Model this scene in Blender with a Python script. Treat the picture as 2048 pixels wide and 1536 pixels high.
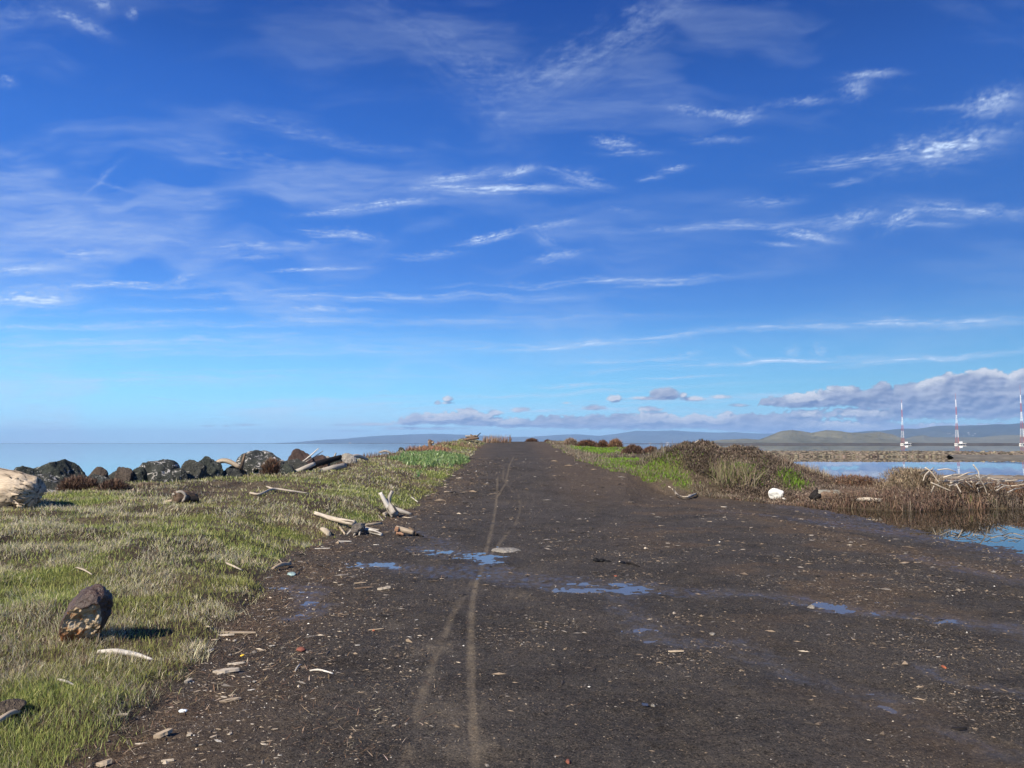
import bpy, bmesh, math, random
import numpy as np
from mathutils import Vector, Matrix

R = math.radians
for o in list(bpy.data.objects):
    bpy.data.objects.remove(o)
SC = bpy.context.scene
COL = SC.collection
random.seed(7)
RNG = np.random.default_rng(11)

# ------------------------------------------------------------------ camera
F = 1539.0            # focal length in pixels of the 2048-wide frame
CAMZ = 1.6
PITCH = math.atan(119.0 / F)
cam = bpy.data.objects.new("camera", bpy.data.cameras.new("camera"))
COL.objects.link(cam)
cam.location = (0, 0, CAMZ)
cam.rotation_euler = (math.pi / 2 + PITCH, 0, 0)
cam.data.sensor_fit = 'HORIZONTAL'
cam.data.sensor_width = 34.6
cam.data.lens = 34.6 * F / 2048
cam.data.clip_start = 0.05
cam.data.clip_end = 120000
SC.camera = cam

# ------------------------------------------------------------------ light
SUN_AZ = R(-143)      # from +Y (view direction), negative = left
SUN_EL = R(37)
world = bpy.data.worlds.new("World")
SC.world = world
world.use_nodes = True
nt = world.node_tree
nt.nodes.clear()
w_out = nt.nodes.new("ShaderNodeOutputWorld")
w_bg = nt.nodes.new("ShaderNodeBackground")
w_sky = nt.nodes.new("ShaderNodeTexSky")
w_sky.sky_type = 'NISHITA'
w_sky.sun_disc = False
w_sky.sun_elevation = SUN_EL
w_sky.sun_rotation = -SUN_AZ
w_sky.altitude = 0
w_sky.air_density = 1.0
w_sky.dust_density = 0.3
w_sky.ozone_density = 4.0
SKY_TINT = [(0, (0.51, 0.87, 1.389)), (0.0304, (0.416, 0.747, 1.139)), (0.0693, (0.381, 0.719, 0.981)), (0.121, (0.366, 0.67, 0.958)), (0.1722, (0.262, 0.526, 0.907)), (0.2224, (0.219, 0.465, 0.892)), (0.2772, (0.189, 0.459, 0.919)), (0.3471, (0.181, 0.474, 0.986)), (0.4175, (0.149, 0.432, 0.972)), (0.4677, (0.112, 0.365, 0.868)), (0.5097, (0.094, 0.336, 0.867)), (0.7, (0.085, 0.302, 0.78)), (1.0, (0.059, 0.211, 0.546))]
w_tc = nt.nodes.new("ShaderNodeTexCoord"); w_sep = nt.nodes.new("ShaderNodeSeparateXYZ"); w_mr = nt.nodes.new("ShaderNodeMapRange")
w_mr.inputs[1].default_value = 0.0; w_mr.inputs[2].default_value = 1.0
w_ramp = nt.nodes.new("ShaderNodeValToRGB")
nt.links.new(w_tc.outputs['Generated'], w_sep.inputs[0]); nt.links.new(w_sep.outputs[2], w_mr.inputs[0]); nt.links.new(w_mr.outputs[0], w_ramp.inputs[0])
_e = w_ramp.color_ramp.elements
while len(_e) < len(SKY_TINT): _e.new(.5)
for _k, (_p, _c) in enumerate(SKY_TINT):
    _e[_k].position = _p; _e[_k].color = (*[x / 3 for x in _c], 1)
w_tint = nt.nodes.new("ShaderNodeMix"); w_tint.data_type = 'RGBA'; w_tint.blend_type = 'MULTIPLY'
w_tint.inputs[0].default_value = 1.0
w_bg.inputs['Strength'].default_value = 0.0812 * 3
nt.links.new(w_sky.outputs[0], w_tint.inputs[6]); nt.links.new(w_ramp.outputs[0], w_tint.inputs[7])
nt.links.new(w_tint.outputs[2], w_bg.inputs['Color'])
nt.links.new(w_bg.outputs[0], w_out.inputs[0])

sun = bpy.data.objects.new("sun", bpy.data.lights.new("sun", 'SUN'))
COL.objects.link(sun)
sun.data.energy = 5.0
sun.data.angle = R(0.53)
sun.data.color = (1.0, 0.90, 0.76)
sd = Vector((math.sin(SUN_AZ) * math.cos(SUN_EL), math.cos(SUN_AZ) * math.cos(SUN_EL), math.sin(SUN_EL)))
sun.rotation_euler = sd.to_track_quat('Z', 'Y').to_euler()
SC.view_settings.view_transform = 'Standard'
SC.view_settings.look = 'None'
SC.view_settings.gamma = 1
SC.view_settings.exposure = 0.8
SC.cycles.max_bounces = 6
SC.cycles.transparent_max_bounces = 12
SC.cycles.volume_bounces = 0
SC.cycles.use_denoising = True

# ------------------------------------------------------------------ numpy noise
def _h(ix, iy, iz, seed):
    n = (ix.astype(np.int64) * 374761393 + iy.astype(np.int64) * 668265263 + iz.astype(np.int64) * 2147483647 + seed * 1274126177) & 0xffffffff
    n = ((n ^ (n >> 13)) * 1274126177) & 0xffffffff
    n = ((n ^ (n >> 16)) * 2246822519) & 0xffffffff
    n = n ^ (n >> 15)
    return (n & 0xffffff) / float(0xffffff)

def n2(x, y, seed=0):
    x = np.asarray(x, float); y = np.asarray(y, float)
    ix = np.floor(x); iy = np.floor(y)
    fx = x - ix; fy = y - iy
    fx = fx * fx * fx * (fx * (fx * 6 - 15) + 10); fy = fy * fy * fy * (fy * (fy * 6 - 15) + 10)
    z = np.zeros_like(ix)
    a = _h(ix, iy, z, seed); b = _h(ix + 1, iy, z, seed); c = _h(ix, iy + 1, z, seed); d = _h(ix + 1, iy + 1, z, seed)
    return (a + (b - a) * fx) * (1 - fy) + (c + (d - c) * fx) * fy

def fbm(x, y, o=4, seed=0, gain=0.5):
    s = 0; a = 1; t = 0
    for i in range(o):
        s = s + a * n2(x * 2 ** i + 17.3 * i, y * 2 ** i - 9.1 * i, seed + i)
        t += a; a *= gain
    return s / t

def n3(x, y, z, seed=0):
    ix = np.floor(x); iy = np.floor(y); iz = np.floor(z)
    fx = x - ix; fy = y - iy; fz = z - iz
    fx = fx * fx * (3 - 2 * fx); fy = fy * fy * (3 - 2 * fy); fz = fz * fz * (3 - 2 * fz)
    r = 0
    for dx in (0, 1):
        for dy in (0, 1):
            for dz in (0, 1):
                w = (fx if dx else 1 - fx) * (fy if dy else 1 - fy) * (fz if dz else 1 - fz)
                r = r + w * _h(ix + dx, iy + dy, iz + dz, seed)
    return r

def fbm3(x, y, z, o=3, seed=0):
    s = 0; a = 1; t = 0
    for i in range(o):
        s = s + a * n3(x * 2 ** i, y * 2 ** i, z * 2 ** i, seed + i); t += a; a *= .5
    return s / t

def ss(a, b, x):
    t = np.clip((x - a) / (b - a), 0, 1)
    return t * t * (3 - 2 * t)

def smax(a, b, k):
    h = np.clip(0.5 + 0.5 * (a - b) / k, 0, 1)
    return b * (1 - h) + a * h + k * h * (1 - h)

# ------------------------------------------------------------------ view ray helpers (placing things on the ground)
cp, sp_ = math.cos(PITCH), math.sin(PITCH)
def ray(u, v):
    dx = (u - 1024) / F; up = (768 - v) / F
    return np.array([dx, cp - up * sp_, sp_ + up * cp])
def P(u, v, Y):
    d = ray(u, v); return Vector((d[0] / d[1] * Y, Y, CAMZ + d[2] / d[1] * Y))
def topx(x, y, z):
    zz = z - CAMZ
    f = y * cp + zz * sp_; up = -y * sp_ + zz * cp
    f = np.maximum(f, 1e-6)
    return 1024 + F * x / f, 768 - F * up / f

# ------------------------------------------------------------------ the lie of the land
def interp(y, ys, vs): return np.interp(y, ys, vs)
WZ = -0.2
def road_z(y): return interp(y, [0, 17, 19.5, 22, 26, 29, 34, 45, 60, 68, 90, 400], [0, 0, .03, .2, .55, .78, .97, 1.22, 1.74, 1.74, 1.2, 1.0])
def edge_x(y): return interp(y, [-5, 2, 3.8, 5, 6.2, 8, 11, 14, 18.5, 24, 29, 45, 60, 100], [-1.9, -1.9, -2.05, -2.2, -2.35, -2.65, -3.05, -2.95, -2.4, -1.95, -1.75, -2.0, -1.9, -2])
def bank_z(y): return interp(y, [-5, 3, 6, 10, 14, 18, 24, 30, 36, 44, 50, 58, 66, 100], [.1, .12, .2, .35, .45, .55, .74, .9, 1.13, 1.42, 1.68, 1.98, 1.9, 1.3])
def shore_x(y): return interp(y, [-5, 5, 10, 14, 17, 20, 24, 30, 36, 44, 55, 70, 400], [-16, -15, -13, -11.5, -10.3, -8.6, -7.2, -6.3, -5.4, -4.8, -3.6, -4, -4])
def right_x(y): return interp(y, [0, 18, 22, 26, 30, 34, 38, 48, 60, 100], [3, 3, 3.2, 3.9, 5.0, 6.2, 7.0, 7.2, 4.2, 4])

def hbase(x, y):
    floor = -0.06 * np.maximum(0, x - 5.0)
    floor = np.maximum(floor, -0.7)
    floor = np.where(x > 0, floor, 0) 
    far = ss(30, 35, y)
    floor = floor * (1 - far) - 1.4 * far
    zr = road_z(y)
    xr = right_x(y)
    lev = zr - 0.34 * np.maximum(0, x - xr)
    lev = lev - ss(70, 110, y) * 0
    # left bank
    s = edge_x(y) - x
    wob = (fbm(x * 1.1, y * 1.1, 3, 5) - .5) * .8
    bw = interp(y, [0, 20, 40, 60], [1.5, 1.7, 1.6, 1.2])
    bh = (bank_z(y) - zr)
    bank = bh * ss(-0.05, 1.0, (s + wob * .5) / bw) * (0.55 + .45 * ss(0, 1, s / (bw * 2.2)))
    # small lip at the grass edge
    lip = 0.02 * ss(0.0, .25, s + wob * .5) * (1 - ss(25, 50, y))
    lev = lev - .2 * ss(19.5, 17.5, y)
    z = np.where(s < 0, smax(floor, lev, .05), zr + bank + lip)
    # right mound
    dx = (x - 6.9); dy = (y - 28.0)
    E = np.exp(-(np.where(dx < 0, np.abs(dx) / 2.9, np.abs(dx) / 3.7)) ** 2.4 - (np.abs(dy) / 3.2) ** 2.3)
    m = 1.5 * E - 1.5 * (1 - E) ** 9
    z = smax(z, m, .1)
    # vegetated embankment beyond the pond
    near = interp(x, [5, 7, 8.2, 10.5, 13.6, 40], [24, 23.5, 21.6, 19.6, 20.6, 21.5])
    emb = -0.6 + .64 * ss(-.3, 1.8, y - near) * (1 - ss(27.5, 31, y))
    emb = np.where(x > 6, emb, -2)
    z = smax(z, emb, .08)
    # shore on the left
    so = shore_x(y) - x
    z = z - np.maximum(0, so) * .42 * ss(0, .5, so)
    z = np.maximum(z, -1.6)
    return z

def gmask(x, y):
    """1 where plants cover the ground"""
    wob = (fbm(x * 1.1, y * 1.1, 3, 5) - .5) * .8
    fine = (fbm(x * 5, y * 5, 3, 9) - .5)
    s = edge_x(y) - x + wob * .5 + fine * .35
    left = ss(0.0, 0.28, s)
    # right side grass: starts where the flat ends
    rx = interp(y, [19.5, 21.5, 22.6, 24, 25.5, 27, 30, 34, 45, 60], [12, 8.8, 7.0, 5.3, 4.4, 3.5, 2.75, 2.7, 2.75, 2.6])
    r = x - rx + wob * .9 + fine * .5
    right = ss(0, .35, r) * (y > 19.5 - (x > 9) * 0.8)
    near = interp(x, [5, 7, 8.2, 10.5, 13.6, 40], [24, 23.5, 21.6, 19.6, 20.6, 21.5])
    right = np.where(x > 8.2, ss(-.15, .2, y - near + fine * .6), right)
    return np.where(x < 0, left, right)

# wet channels in the mud, as world polylines
def wline(pts): return [tuple(P(u, v, CAMZ / max(1e-3, -ray(u, v)[2] / ray(u, v)[1]))[:2]) for u, v in pts]
WET = [ (wline([(770, 1128), (860, 1140), (930, 1148), (1000, 1152), (1090, 1162), (1180, 1178)]), .30, 1.0),
        (wline([(860, 1095), (930, 1108), (975, 1125), (930, 1140)]), .30, 1.0),
        (wline([(1180, 1178), (1290, 1182), (1420, 1186), (1540, 1196), (1650, 1212), (1790, 1226), (1900, 1242), (1990, 1258), (2100, 1275)]), .22, .8),
        (wline([(1240, 1190), (1275, 1230), (1300, 1265), (1370, 1285), (1460, 1290)]), .22, .55),
        (wline([(1500, 1310), (1580, 1330), (1660, 1370), (1740, 1410)]), .18, .5),
        (wline([(1840, 1450), (1930, 1478), (2060, 1510)]), .15, .5),
        (wline([(1900, 1340), (1990, 1400), (2048, 1420)]), .14, .65),
        (wline([(590, 1175), (630, 1195), (600, 1228)]), .20, .8),
        (wline([(1100, 1160), (1180, 1160), (1290, 1170)]), .25, .7),
        (wline([(1650, 1035), (1750, 1047), (1850, 1056)]), .5, .9),
        (wline([(1450, 1022), (1560, 1030), (1660, 1040)]), .4, .55),
        (wline([(1850, 1115), (1950, 1140), (2048, 1152)]), .3, .7),
        (wline([(800, 1060), (850, 1070), (920, 1090)]), .22, .6)]
def dline(x, y, pts):
    d = np.full(np.shape(x), 1e9)
    for (ax, ay), (bx, by) in zip(pts[:-1], pts[1:]):
        vx, vy = bx - ax, by - ay
        t = np.clip(((x - ax) * vx + (y - ay) * vy) / (vx * vx + vy * vy + 1e-9), 0, 1)
        d = np.minimum(d, np.hypot(x - ax - t * vx, y - ay - t * vy))
    return d
def wetness(x, y):
    w = np.zeros(np.shape(x))
    wx = x + (fbm(x * 1.6, y * 1.6, 3, 31) - .5) * .7
    wy = y + (fbm(x * 1.6, y * 1.6, 3, 41) - .5) * .7
    for pts, r, k in WET:
        w = np.maximum(w, k * np.exp(-(dline(wx, wy, pts) / (r * 1.25)) ** 2))
    return w

TRACKS = [wline([(952, 1600), (948, 1500), (942, 1380), (941, 1280), (944, 1210), (952, 1165), (965, 1130), (975, 1090), (985, 1050), (992, 1010), (995, 985)]),
          wline([(795, 1600), (812, 1520), (835, 1420), (868, 1320), (905, 1230), (940, 1170), (965, 1130), (1000, 1085), (1030, 1050), (1040, 1020), (1036, 1000)])]
TRACKS[0] += [(-.42, 21), (-.2, 24), (-.1, 29), (.1, 36)]
TRACKS[1] += [(.05, 22), (-.3, 25), (-.3, 29)]

def height(x, y, detail=True):
    x = np.asarray(x, float); y = np.asarray(y, float)
    z = hbase(x, y)
    g = gmask(x, y)
    # hummocks under the plants
    z = z + g * ((fbm(x * 1.3, y * 1.3, 4, 21) - .5) * .16 + (fbm(x * .45, y * .45, 2, 25) - .5) * .12)
    # brushy lumps on the mound
    md = np.exp(-((x - 7.8) / 3.2) ** 2 - ((y - 27) / 3.2) ** 2)
    z = z + md * (fbm(x * 1.6, y * 1.6, 4, 28) - .5) * .75
    # mud relief
    mud = 1 - g
    rough = interp(x, [-3, 0, 2, 6], [1, .8, .8, 1.3])
    z = z + mud * ((fbm(x * .9, y * .9, 2, 61) - .5) * .022 + (fbm(x * 4, y * 5, 4, 51) - .5) * .034 * rough)
    z = z + mud * .018 * np.maximum(0, fbm(x * 13, y * 13, 2, 55) - .42) * 1.9 * rough
    w = wetness(x, y)
    z = z - mud * w * .019
    # debris ridge along the pond
    rid = np.exp(-((dline(x, y, RIDGE) ) / .5) ** 2)
    z = z + mud * rid * (.03 + .07 * (fbm(x * 4, y * 4, 3, 71) - .35))
    for t in TRACKS:
        d = dline(x, y, t)
        z = z - mud * .004 * np.exp(-(d / .035) ** 2)
    return z
RIDGE = wline([(1500, 1030), (1640, 1065), (1720, 1085), (1800, 1105), (1900, 1125), (2048, 1140), (2200, 1150)])

def G(u, v, lo=2.0, hi=90.0):
    """first ground point seen along a ray"""
    d = ray(u, v)
    Y = np.exp(np.linspace(math.log(lo), math.log(hi), 1600))
    x = d[0] / d[1] * Y; z = CAMZ + d[2] / d[1] * Y
    h = height(x, Y)
    i = np.argmax(z < h)
    if not (z < h).any(): i = len(Y) - 1
    return Vector((x[i], Y[i], h[i]))
def H(x, y): return float(height(np.array([x]), np.array([y]))[0])

# ------------------------------------------------------------------ mesh helpers
def mesh(name, V, Fa, mat=None, attrs=None, smooth=True):
    """V (n,3), Fa list of arrays each (m,k)"""
    me = bpy.data.meshes.new(name)
    V = np.asarray(V, dtype=np.float32)
    me.vertices.add(len(V)); me.vertices.foreach_set("co", V.ravel())
    if not isinstance(Fa, list): Fa = [Fa]
    Fa = [np.asarray(f, dtype=np.int32) for f in Fa if len(f)]
    nl = sum(f.size for f in Fa); nf = sum(len(f) for f in Fa)
    me.loops.add(nl); me.polygons.add(nf)
    me.loops.foreach_set("vertex_index", np.concatenate([f.ravel() for f in Fa]))
    st = []; k = 0
    for f in Fa:
        st.append(np.arange(len(f)) * f.shape[1] + k); k += f.size
    me.polygons.foreach_set("loop_start", np.concatenate(st).astype(np.int32))
    me.update(calc_edges=True)
    me.polygons.foreach_set("use_smooth", np.full(nf, smooth, dtype=bool))
    for an, (ty, arr) in (attrs or {}).items():
        a = me.attributes.new(an, ty, 'POINT')
        arr = np.asarray(arr, dtype=np.float32)
        if ty == 'FLOAT': a.data.foreach_set("value", arr)
        elif ty == 'FLOAT_VECTOR': a.data.foreach_set("vector", arr.ravel())
        elif ty == 'FLOAT_COLOR':
            if arr.shape[1] == 3: arr = np.hstack([arr, np.ones((len(arr), 1), np.float32)])
            a.data.foreach_set("color", arr.ravel())
    if mat: me.materials.append(mat)
    return me

def link(name, me, parent=None, loc=None, label=None, cat=None, group=None, kind=None):
    o = bpy.data.objects.new(name, me); COL.objects.link(o)
    if loc is not None: o.location = loc
    if parent: o.parent = parent
    if label: o['label'] = label
    if cat: o['category'] = cat
    if group: o['group'] = group
    if kind: o['kind'] = kind
    return o
def empty(name, loc, label, cat, group=None, rz=0):
    o = link(name, None, None, loc, label, cat, group); o.rotation_euler.z = rz; o.empty_display_size = .2
    return o

def grid_faces(nr, nc):
    i = np.arange(nr - 1)[:, None] * nc + np.arange(nc - 1)[None, :]
    i = i.ravel()
    return np.stack([i, i + 1, i + nc + 1, i + nc], 1)

# ------------------------------------------------------------------ materials
class NB:
    """tiny node-graph builder"""
    def __init__(s, name):
        s.m = bpy.data.materials.new(name); s.m.use_nodes = True
        s.t = s.m.node_tree; s.t.nodes.clear()
        s.out = s.t.nodes.new("ShaderNodeOutputMaterial")
    def n(s, ty, **kw):
        nd = s.t.nodes.new(ty)
        for k, v in kw.items(): setattr(nd, k, v)
        return nd
    def l(s, a, b): s.t.links.new(a, b)
    def put(s, sock, v):
        if hasattr(v, 'is_output') or isinstance(v, bpy.types.NodeSocket): s.l(v, sock)
        elif isinstance(v, (tuple, list)) and len(v) == 3 and sock.type == 'RGBA': sock.default_value = (*v, 1)
        else: sock.default_value = v
    def attr(s, name, out='Fac'):
        a = s.n("ShaderNodeAttribute"); a.attribute_name = name; return a.outputs[out]
    def coord(s, w='Object'): return s.n("ShaderNodeTexCoord").outputs[w]
    def pos(s): return s.n("ShaderNodeNewGeometry").outputs['Position']
    def map(s, v, scale=(1, 1, 1), rot=(0, 0, 0)):
        m = s.n("ShaderNodeMapping"); s.l(v, m.inputs[0]); m.inputs['Scale'].default_value = scale; m.inputs['Rotation'].default_value = rot
        return m.outputs[0]
    def noise(s, v, scale, detail=4, rough=.55, dist=0, out=0):
        m = s.n("ShaderNodeTexNoise"); s.l(v, m.inputs['Vector']); m.inputs['Scale'].default_value = scale
        m.inputs['Detail'].default_value = detail; m.inputs['Roughness'].default_value = rough; m.inputs['Distortion'].default_value = dist
        return m.outputs[out]
    def vor(s, v, scale, out='Distance', feature='F1'):
        m = s.n("ShaderNodeTexVoronoi"); m.feature = feature; s.l(v, m.inputs['Vector']); m.inputs['Scale'].default_value = scale
        return m.outputs[out]
    def ramp(s, f, stops, interp='LINEAR'):
        m = s.n("ShaderNodeValToRGB"); m.color_ramp.interpolation = interp
        e = m.color_ramp.elements
        while len(e) < len(stops): e.new(.5)
        for k, (p, c) in enumerate(stops):
            e[k].position = p
            e[k].color = (c, c, c, 1) if isinstance(c, (int, float)) else (*c, 1)
        s.l(f, m.inputs[0]); return m.outputs[0]
    def mr(s, f, a, b, c, d):
        m = s.n("ShaderNodeMapRange"); s.put(m.inputs[0], f)
        for k, v in zip((1, 2, 3, 4), (a, b, c, d)): m.inputs[k].default_value = v
        return m.outputs[0]
    def mix(s, f, a, b, blend='MIX'):
        m = s.n("ShaderNodeMix", data_type='RGBA', blend_type=blend)
        s.put(m.inputs[0], f); s.put(m.inputs[6], a); s.put(m.inputs[7], b); return m.outputs[2]
    def math(s, op, a, b=0.0):
        m = s.n("ShaderNodeMath", operation=op); s.put(m.inputs[0], a); s.put(m.inputs[1], b); return m.outputs[0]
    def bump(s, h, strength=.5, dist=.02, nrm=None):
        m = s.n("ShaderNodeBump"); s.l(h, m.inputs['Height']); s.put(m.inputs['Strength'], strength); m.inputs['Distance'].default_value = dist
        if nrm is not None: s.l(nrm, m.inputs['Normal'])
        return m.outputs[0]
    def bsdf(s, col, rough=.7, nrm=None, spec=.5, **kw):
        p = s.n("ShaderNodeBsdfPrincipled"); s.put(p.inputs['Base Color'], col); s.put(p.inputs['Roughness'], rough)
        s.put(p.inputs['Specular IOR Level'], spec)
        if nrm is not None: s.l(nrm, p.inputs['Normal'])
        for k, v in kw.items(): s.put(p.inputs[k.replace('_', ' ')], v)
        s.p = p; return p.outputs[0]
    def done(s, sh): s.l(sh, s.out.inputs[0]); return s.m

def mat_ground():
    b = NB("mud_and_soil"); p = b.pos()
    wet = b.attr('wet'); grs = b.attr('grs'); trk = b.attr('trk'); brn = b.attr('brn')
    big = b.noise(p, .8, 5, .6); mid = b.noise(p, 9, 5, .65); fine = b.noise(p, 75, 4, .7); grit = b.noise(p, 260, 2, .6)
    mud = b.ramp(mid, [(.3, (.033, .031, .027)), (.52, (.060, .055, .048)), (.72, (.094, .084, .071))])
    dark = b.noise(p, 2.2, 4, .6); mud = b.mix(b.mr(dark, .40, .58, .65, 0), mud, (.022, .019, .017))
    mud = b.mix(b.mr(b.noise(b.map(p, (1, .6, 1)), 1.3, 5, .65), .5, .68, 0, .55), mud, (.115, .095, .070))
    mud = b.mix(b.mr(big, .35, .65, 0, 1), mud, b.mix(.6, mud, (.095, .086, .080)))
    mud = b.mix(b.mr(fine, .54, .68, 0, .8), mud, (.20, .155, .12))
    mud = b.mix(b.mr(fine, .47, .36, 0, .85), mud, (.014, .011, .009))
    fin2 = b.noise(p, 30, 3, .7); mud = b.mix(b.mr(fin2, .46, .34, 0, .7), mud, (.020, .016, .013)); mud = b.mix(b.mr(fin2, .58, .70, 0, .5), mud, (.15, .12, .095))
    cell = b.vor(p, 55, 'Color'); cd = b.vor(p, 55)
    sep = b.n("ShaderNodeSeparateColor"); b.l(cell, sep.inputs[0])
    speck = b.math('MULTIPLY', b.mr(sep.outputs[0], .90, .93, 0, 1), b.mr(cd, .35, .2, 0, 1))
    mud = b.mix(b.math('MULTIPLY', speck, .5), mud, (.30, .25, .19))
    brown = b.ramp(b.noise(p, 34, 5, .7), [(.3, (.040, .028, .020)), (.5, (.105, .074, .050)), (.72, (.25, .19, .13))])
    mud = b.mix(b.math('MULTIPLY', brn, b.mr(mid, .35, .6, .5, 1)), mud, brown)
    mud = b.mix(b.math('MULTIPLY', trk, b.math('MULTIPLY', b.mr(mid, .3, .6, .3, .65), b.mr(fine, .42, .55, .45, 1))), mud, b.mix(b.mr(fine, .4, .7, 0, .5), (.135, .108, .072), (.19, .155, .105)))
    wdark = b.mix(b.mr(wet, .05, .6, 0, .7), mud, b.mix(.6, mud, (.03, .026, .025)))
    soil = b.ramp(b.noise(p, 14, 5, .7), [(.3, (.06, .045, .026)), (.5, (.15, .12, .07)), (.7, (.26, .21, .13))])
    green = b.ramp(b.noise(p, 22, 4, .7), [(.35, (.09, .13, .02)), (.65, (.20, .27, .045))])
    gg = b.attr('grn')
    soil = b.mix(b.mr(gg, .2, .7, 0, .85), soil, green)
    soil = b.mix(b.math('MULTIPLY', brn, .9), soil, b.ramp(b.noise(p, 14, 5, .7), [(.35, (.030, .022, .016)), (.65, (.085, .064, .047))]))
    col = b.mix(grs, wdark, soil)
    h = b.math('ADD', b.math('MULTIPLY', mid, 1.0), b.math('ADD', b.math('MULTIPLY', fine, .55), b.math('MULTIPLY', grit, .25)))
    flat = b.math('MULTIPLY', b.mr(wet, .25, .75, 1, .18), b.mr(trk, 0, 1, 1, .35))
    nrm = b.bump(h, flat, .05)
    patch = b.noise(b.map(p, (1, .7, 1)), 9, 5, .68)
    wv = b.math('MULTIPLY', b.mr(wet, .1, .6, 0, 1), b.mr(patch, .42, .62, 0, 1))
    rough = b.mr(wv, 0, 1, .82, .36)
    dry = b.math('SUBTRACT', 1.0, grs)
    sh = b.bsdf(col, rough, nrm, b.mr(wv, 0, 1, .12, .5))
    return b.done(sh)

def mat_water(name, col, bscale, bstr, rough=.01):
    b = NB(name); p = b.pos()
    n1 = b.noise(b.map(p, (1, .55, 1)), bscale, 3, .5); n2_ = b.noise(b.map(p, (1, .4, 1)), bscale * .07, 3, .5)
    h = b.math('ADD', n1, b.math('MULTIPLY', n2_, 5.0))
    nrm = b.bump(h, bstr, .02)
    sh = b.bsdf(col, rough, nrm, .5, IOR=1.333)
    return b.done(sh)

def mat_veg(name, trans=.25, rough=.6, spec=.25):
    b = NB(name)
    c = b.attr('col', 'Color')
    v = b.noise(b.pos(), 30, 2)
    c = b.mix(b.mr(v, .3, .7, 0, .35), c, b.mix(.5, c, (.03, .03, .02)))
    d = b.bsdf(c, rough, None, spec)
    t = b.n("ShaderNodeBsdfTranslucent"); b.l(c, t.inputs[0])
    m = b.n("ShaderNodeMixShader"); m.inputs[0].default_value = trans
    b.l(d, m.inputs[1]); b.l(t.outputs[0], m.inputs[2])
    return b.done(m.outputs[0])

def mat_rock(name, base, light, spots, spot_amt=.5, scale=3.0, rough=.75, spec=.3, tint=None):
    b = NB(name); p = b.coord('Object')
    a = b.noise(p, scale, 6, .65, .6); f = b.noise(p, scale * 6, 5, .7)
    col = b.ramp(a, [(.3, base), (.7, light)])
    if tint: col = b.mix(b.mr(b.noise(p, scale * .7, 3, .6), .48, .62, 0, .8), col, tint)
    col = b.mix(b.mr(f, .3, .7, .55, 0), col, tuple(x * .35 for x in base))
    s = b.noise(b.map(p, (1, 1, 1.6)), scale * 1.5, 6, .75, 1.2)
    lim = .66 - .10 * spot_amt
    col = b.mix(b.math('MULTIPLY', b.mr(s, lim, lim + .05, 0, 1), b.mr(f, .35, .55, .3, 1)), col, spots)
    h = b.math('ADD', b.math('MULTIPLY', a, 1.2), b.math('MULTIPLY', f, .8))
    return b.done(b.bsdf(col, rough, b.bump(h, 1.0, .12), spec))

def mat_wood(name, a, c, crack=(.03, .022, .016), gs=9, stretch=.12, rough=.75, bump=.7, tint=None):
    b = NB(name); g = b.attr('grain', 'Vector')
    rnd = b.n("ShaderNodeObjectInfo").outputs['Random']
    add = b.n("ShaderNodeVectorMath", operation='ADD'); b.l(g, add.inputs[0])
    cmb = b.n("ShaderNodeCombineXYZ"); b.l(b.math('MULTIPLY', rnd, 37.0), cmb.inputs[0]); b.l(cmb.outputs[0], add.inputs[1])
    g = add.outputs[0]
    gm = b.map(g, (stretch, 1, 1))
    n1 = b.noise(gm, gs, 6, .65, .3); n2_ = b.noise(gm, gs * 5, 4, .6); blot = b.noise(g, 3, 3, .6)
    col = b.ramp(n1, [(.32, a), (.62, c)])
    col = b.mix(b.mr(n2_, .35, .65, .5, 0), col, tuple(x * .6 for x in a))
    col = b.mix(b.mr(blot, .45, .7, 0, .35), col, tuple(x * .7 for x in c))
    if tint: col = b.mix(b.mr(blot, .52, .6, 0, .8), col, tint)
    ck = b.noise(b.map(g, (stretch * .5, 1, 1)), gs * 1.3, 3, .5, .2)
    col = b.mix(b.mr(ck, .39, .345, 0, .9), col, crack)
    h = b.math('ADD', n1, b.math('ADD', b.math('MULTIPLY', n2_, .4), b.mr(ck, .34, .40, -1.6, 0)))
    return b.done(b.bsdf(col, rough, b.bump(h, bump, .02), .25))

def mat_plain(name, col, rough=.7, var=.25, scale=8, spec=.3, bump=.3, metal=0.0):
    b = NB(name); p = b.coord('Object')
    n = b.noise(p, scale, 5, .65)
    c = b.mix(b.mr(n, .3, .7, 0, 1), tuple(x * (1 - var) for x in col), tuple(min(1, x * (1 + var)) for x in col))
    return b.done(b.bsdf(c, rough, b.bump(n, bump, .02), spec, Metallic=metal))

M_GROUND = mat_ground()
M_BAY = mat_water("bay_water", (.05, .075, .08), 3.0, .18, .05)
M_POND = mat_water("pond_water", (.022, .02, .012), 2.2, .003, .0)
M_PUD = mat_water("puddle_water", (.085, .075, .06), 6, .01, .02)
M_GRASS = mat_veg("grass_blades", .42)
M_BRUSH = mat_veg("brush_twigs", .1, .75, .15)
M_ICE = mat_veg("iceplant_leaves", .15, .4, .5)
M_ROCKD = mat_rock("dark_green_rock", (.017, .023, .018), (.080, .092, .075), (.52, .51, .47), .8, 3.2)
M_ROCKD2 = mat_rock("dark_rock_pale_veins", (.018, .022, .019), (.085, .092, .080), (.62, .59, .56), 1.15, 3.0)
M_ROCKB = mat_rock("brown_rock", (.06, .045, .033), (.16, .125, .095), (.4, .37, .32), .25, 2.6)
M_ROCKR = mat_rock("reddish_rock", (.045, .03, .026), (.12, .075, .062), (.4, .36, .33), .2, 2.6)
M_ROCKG = mat_rock("grey_green_rock", (.03, .034, .028), (.10, .10, .085), (.45, .43, .4), .6, 3.4)
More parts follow.
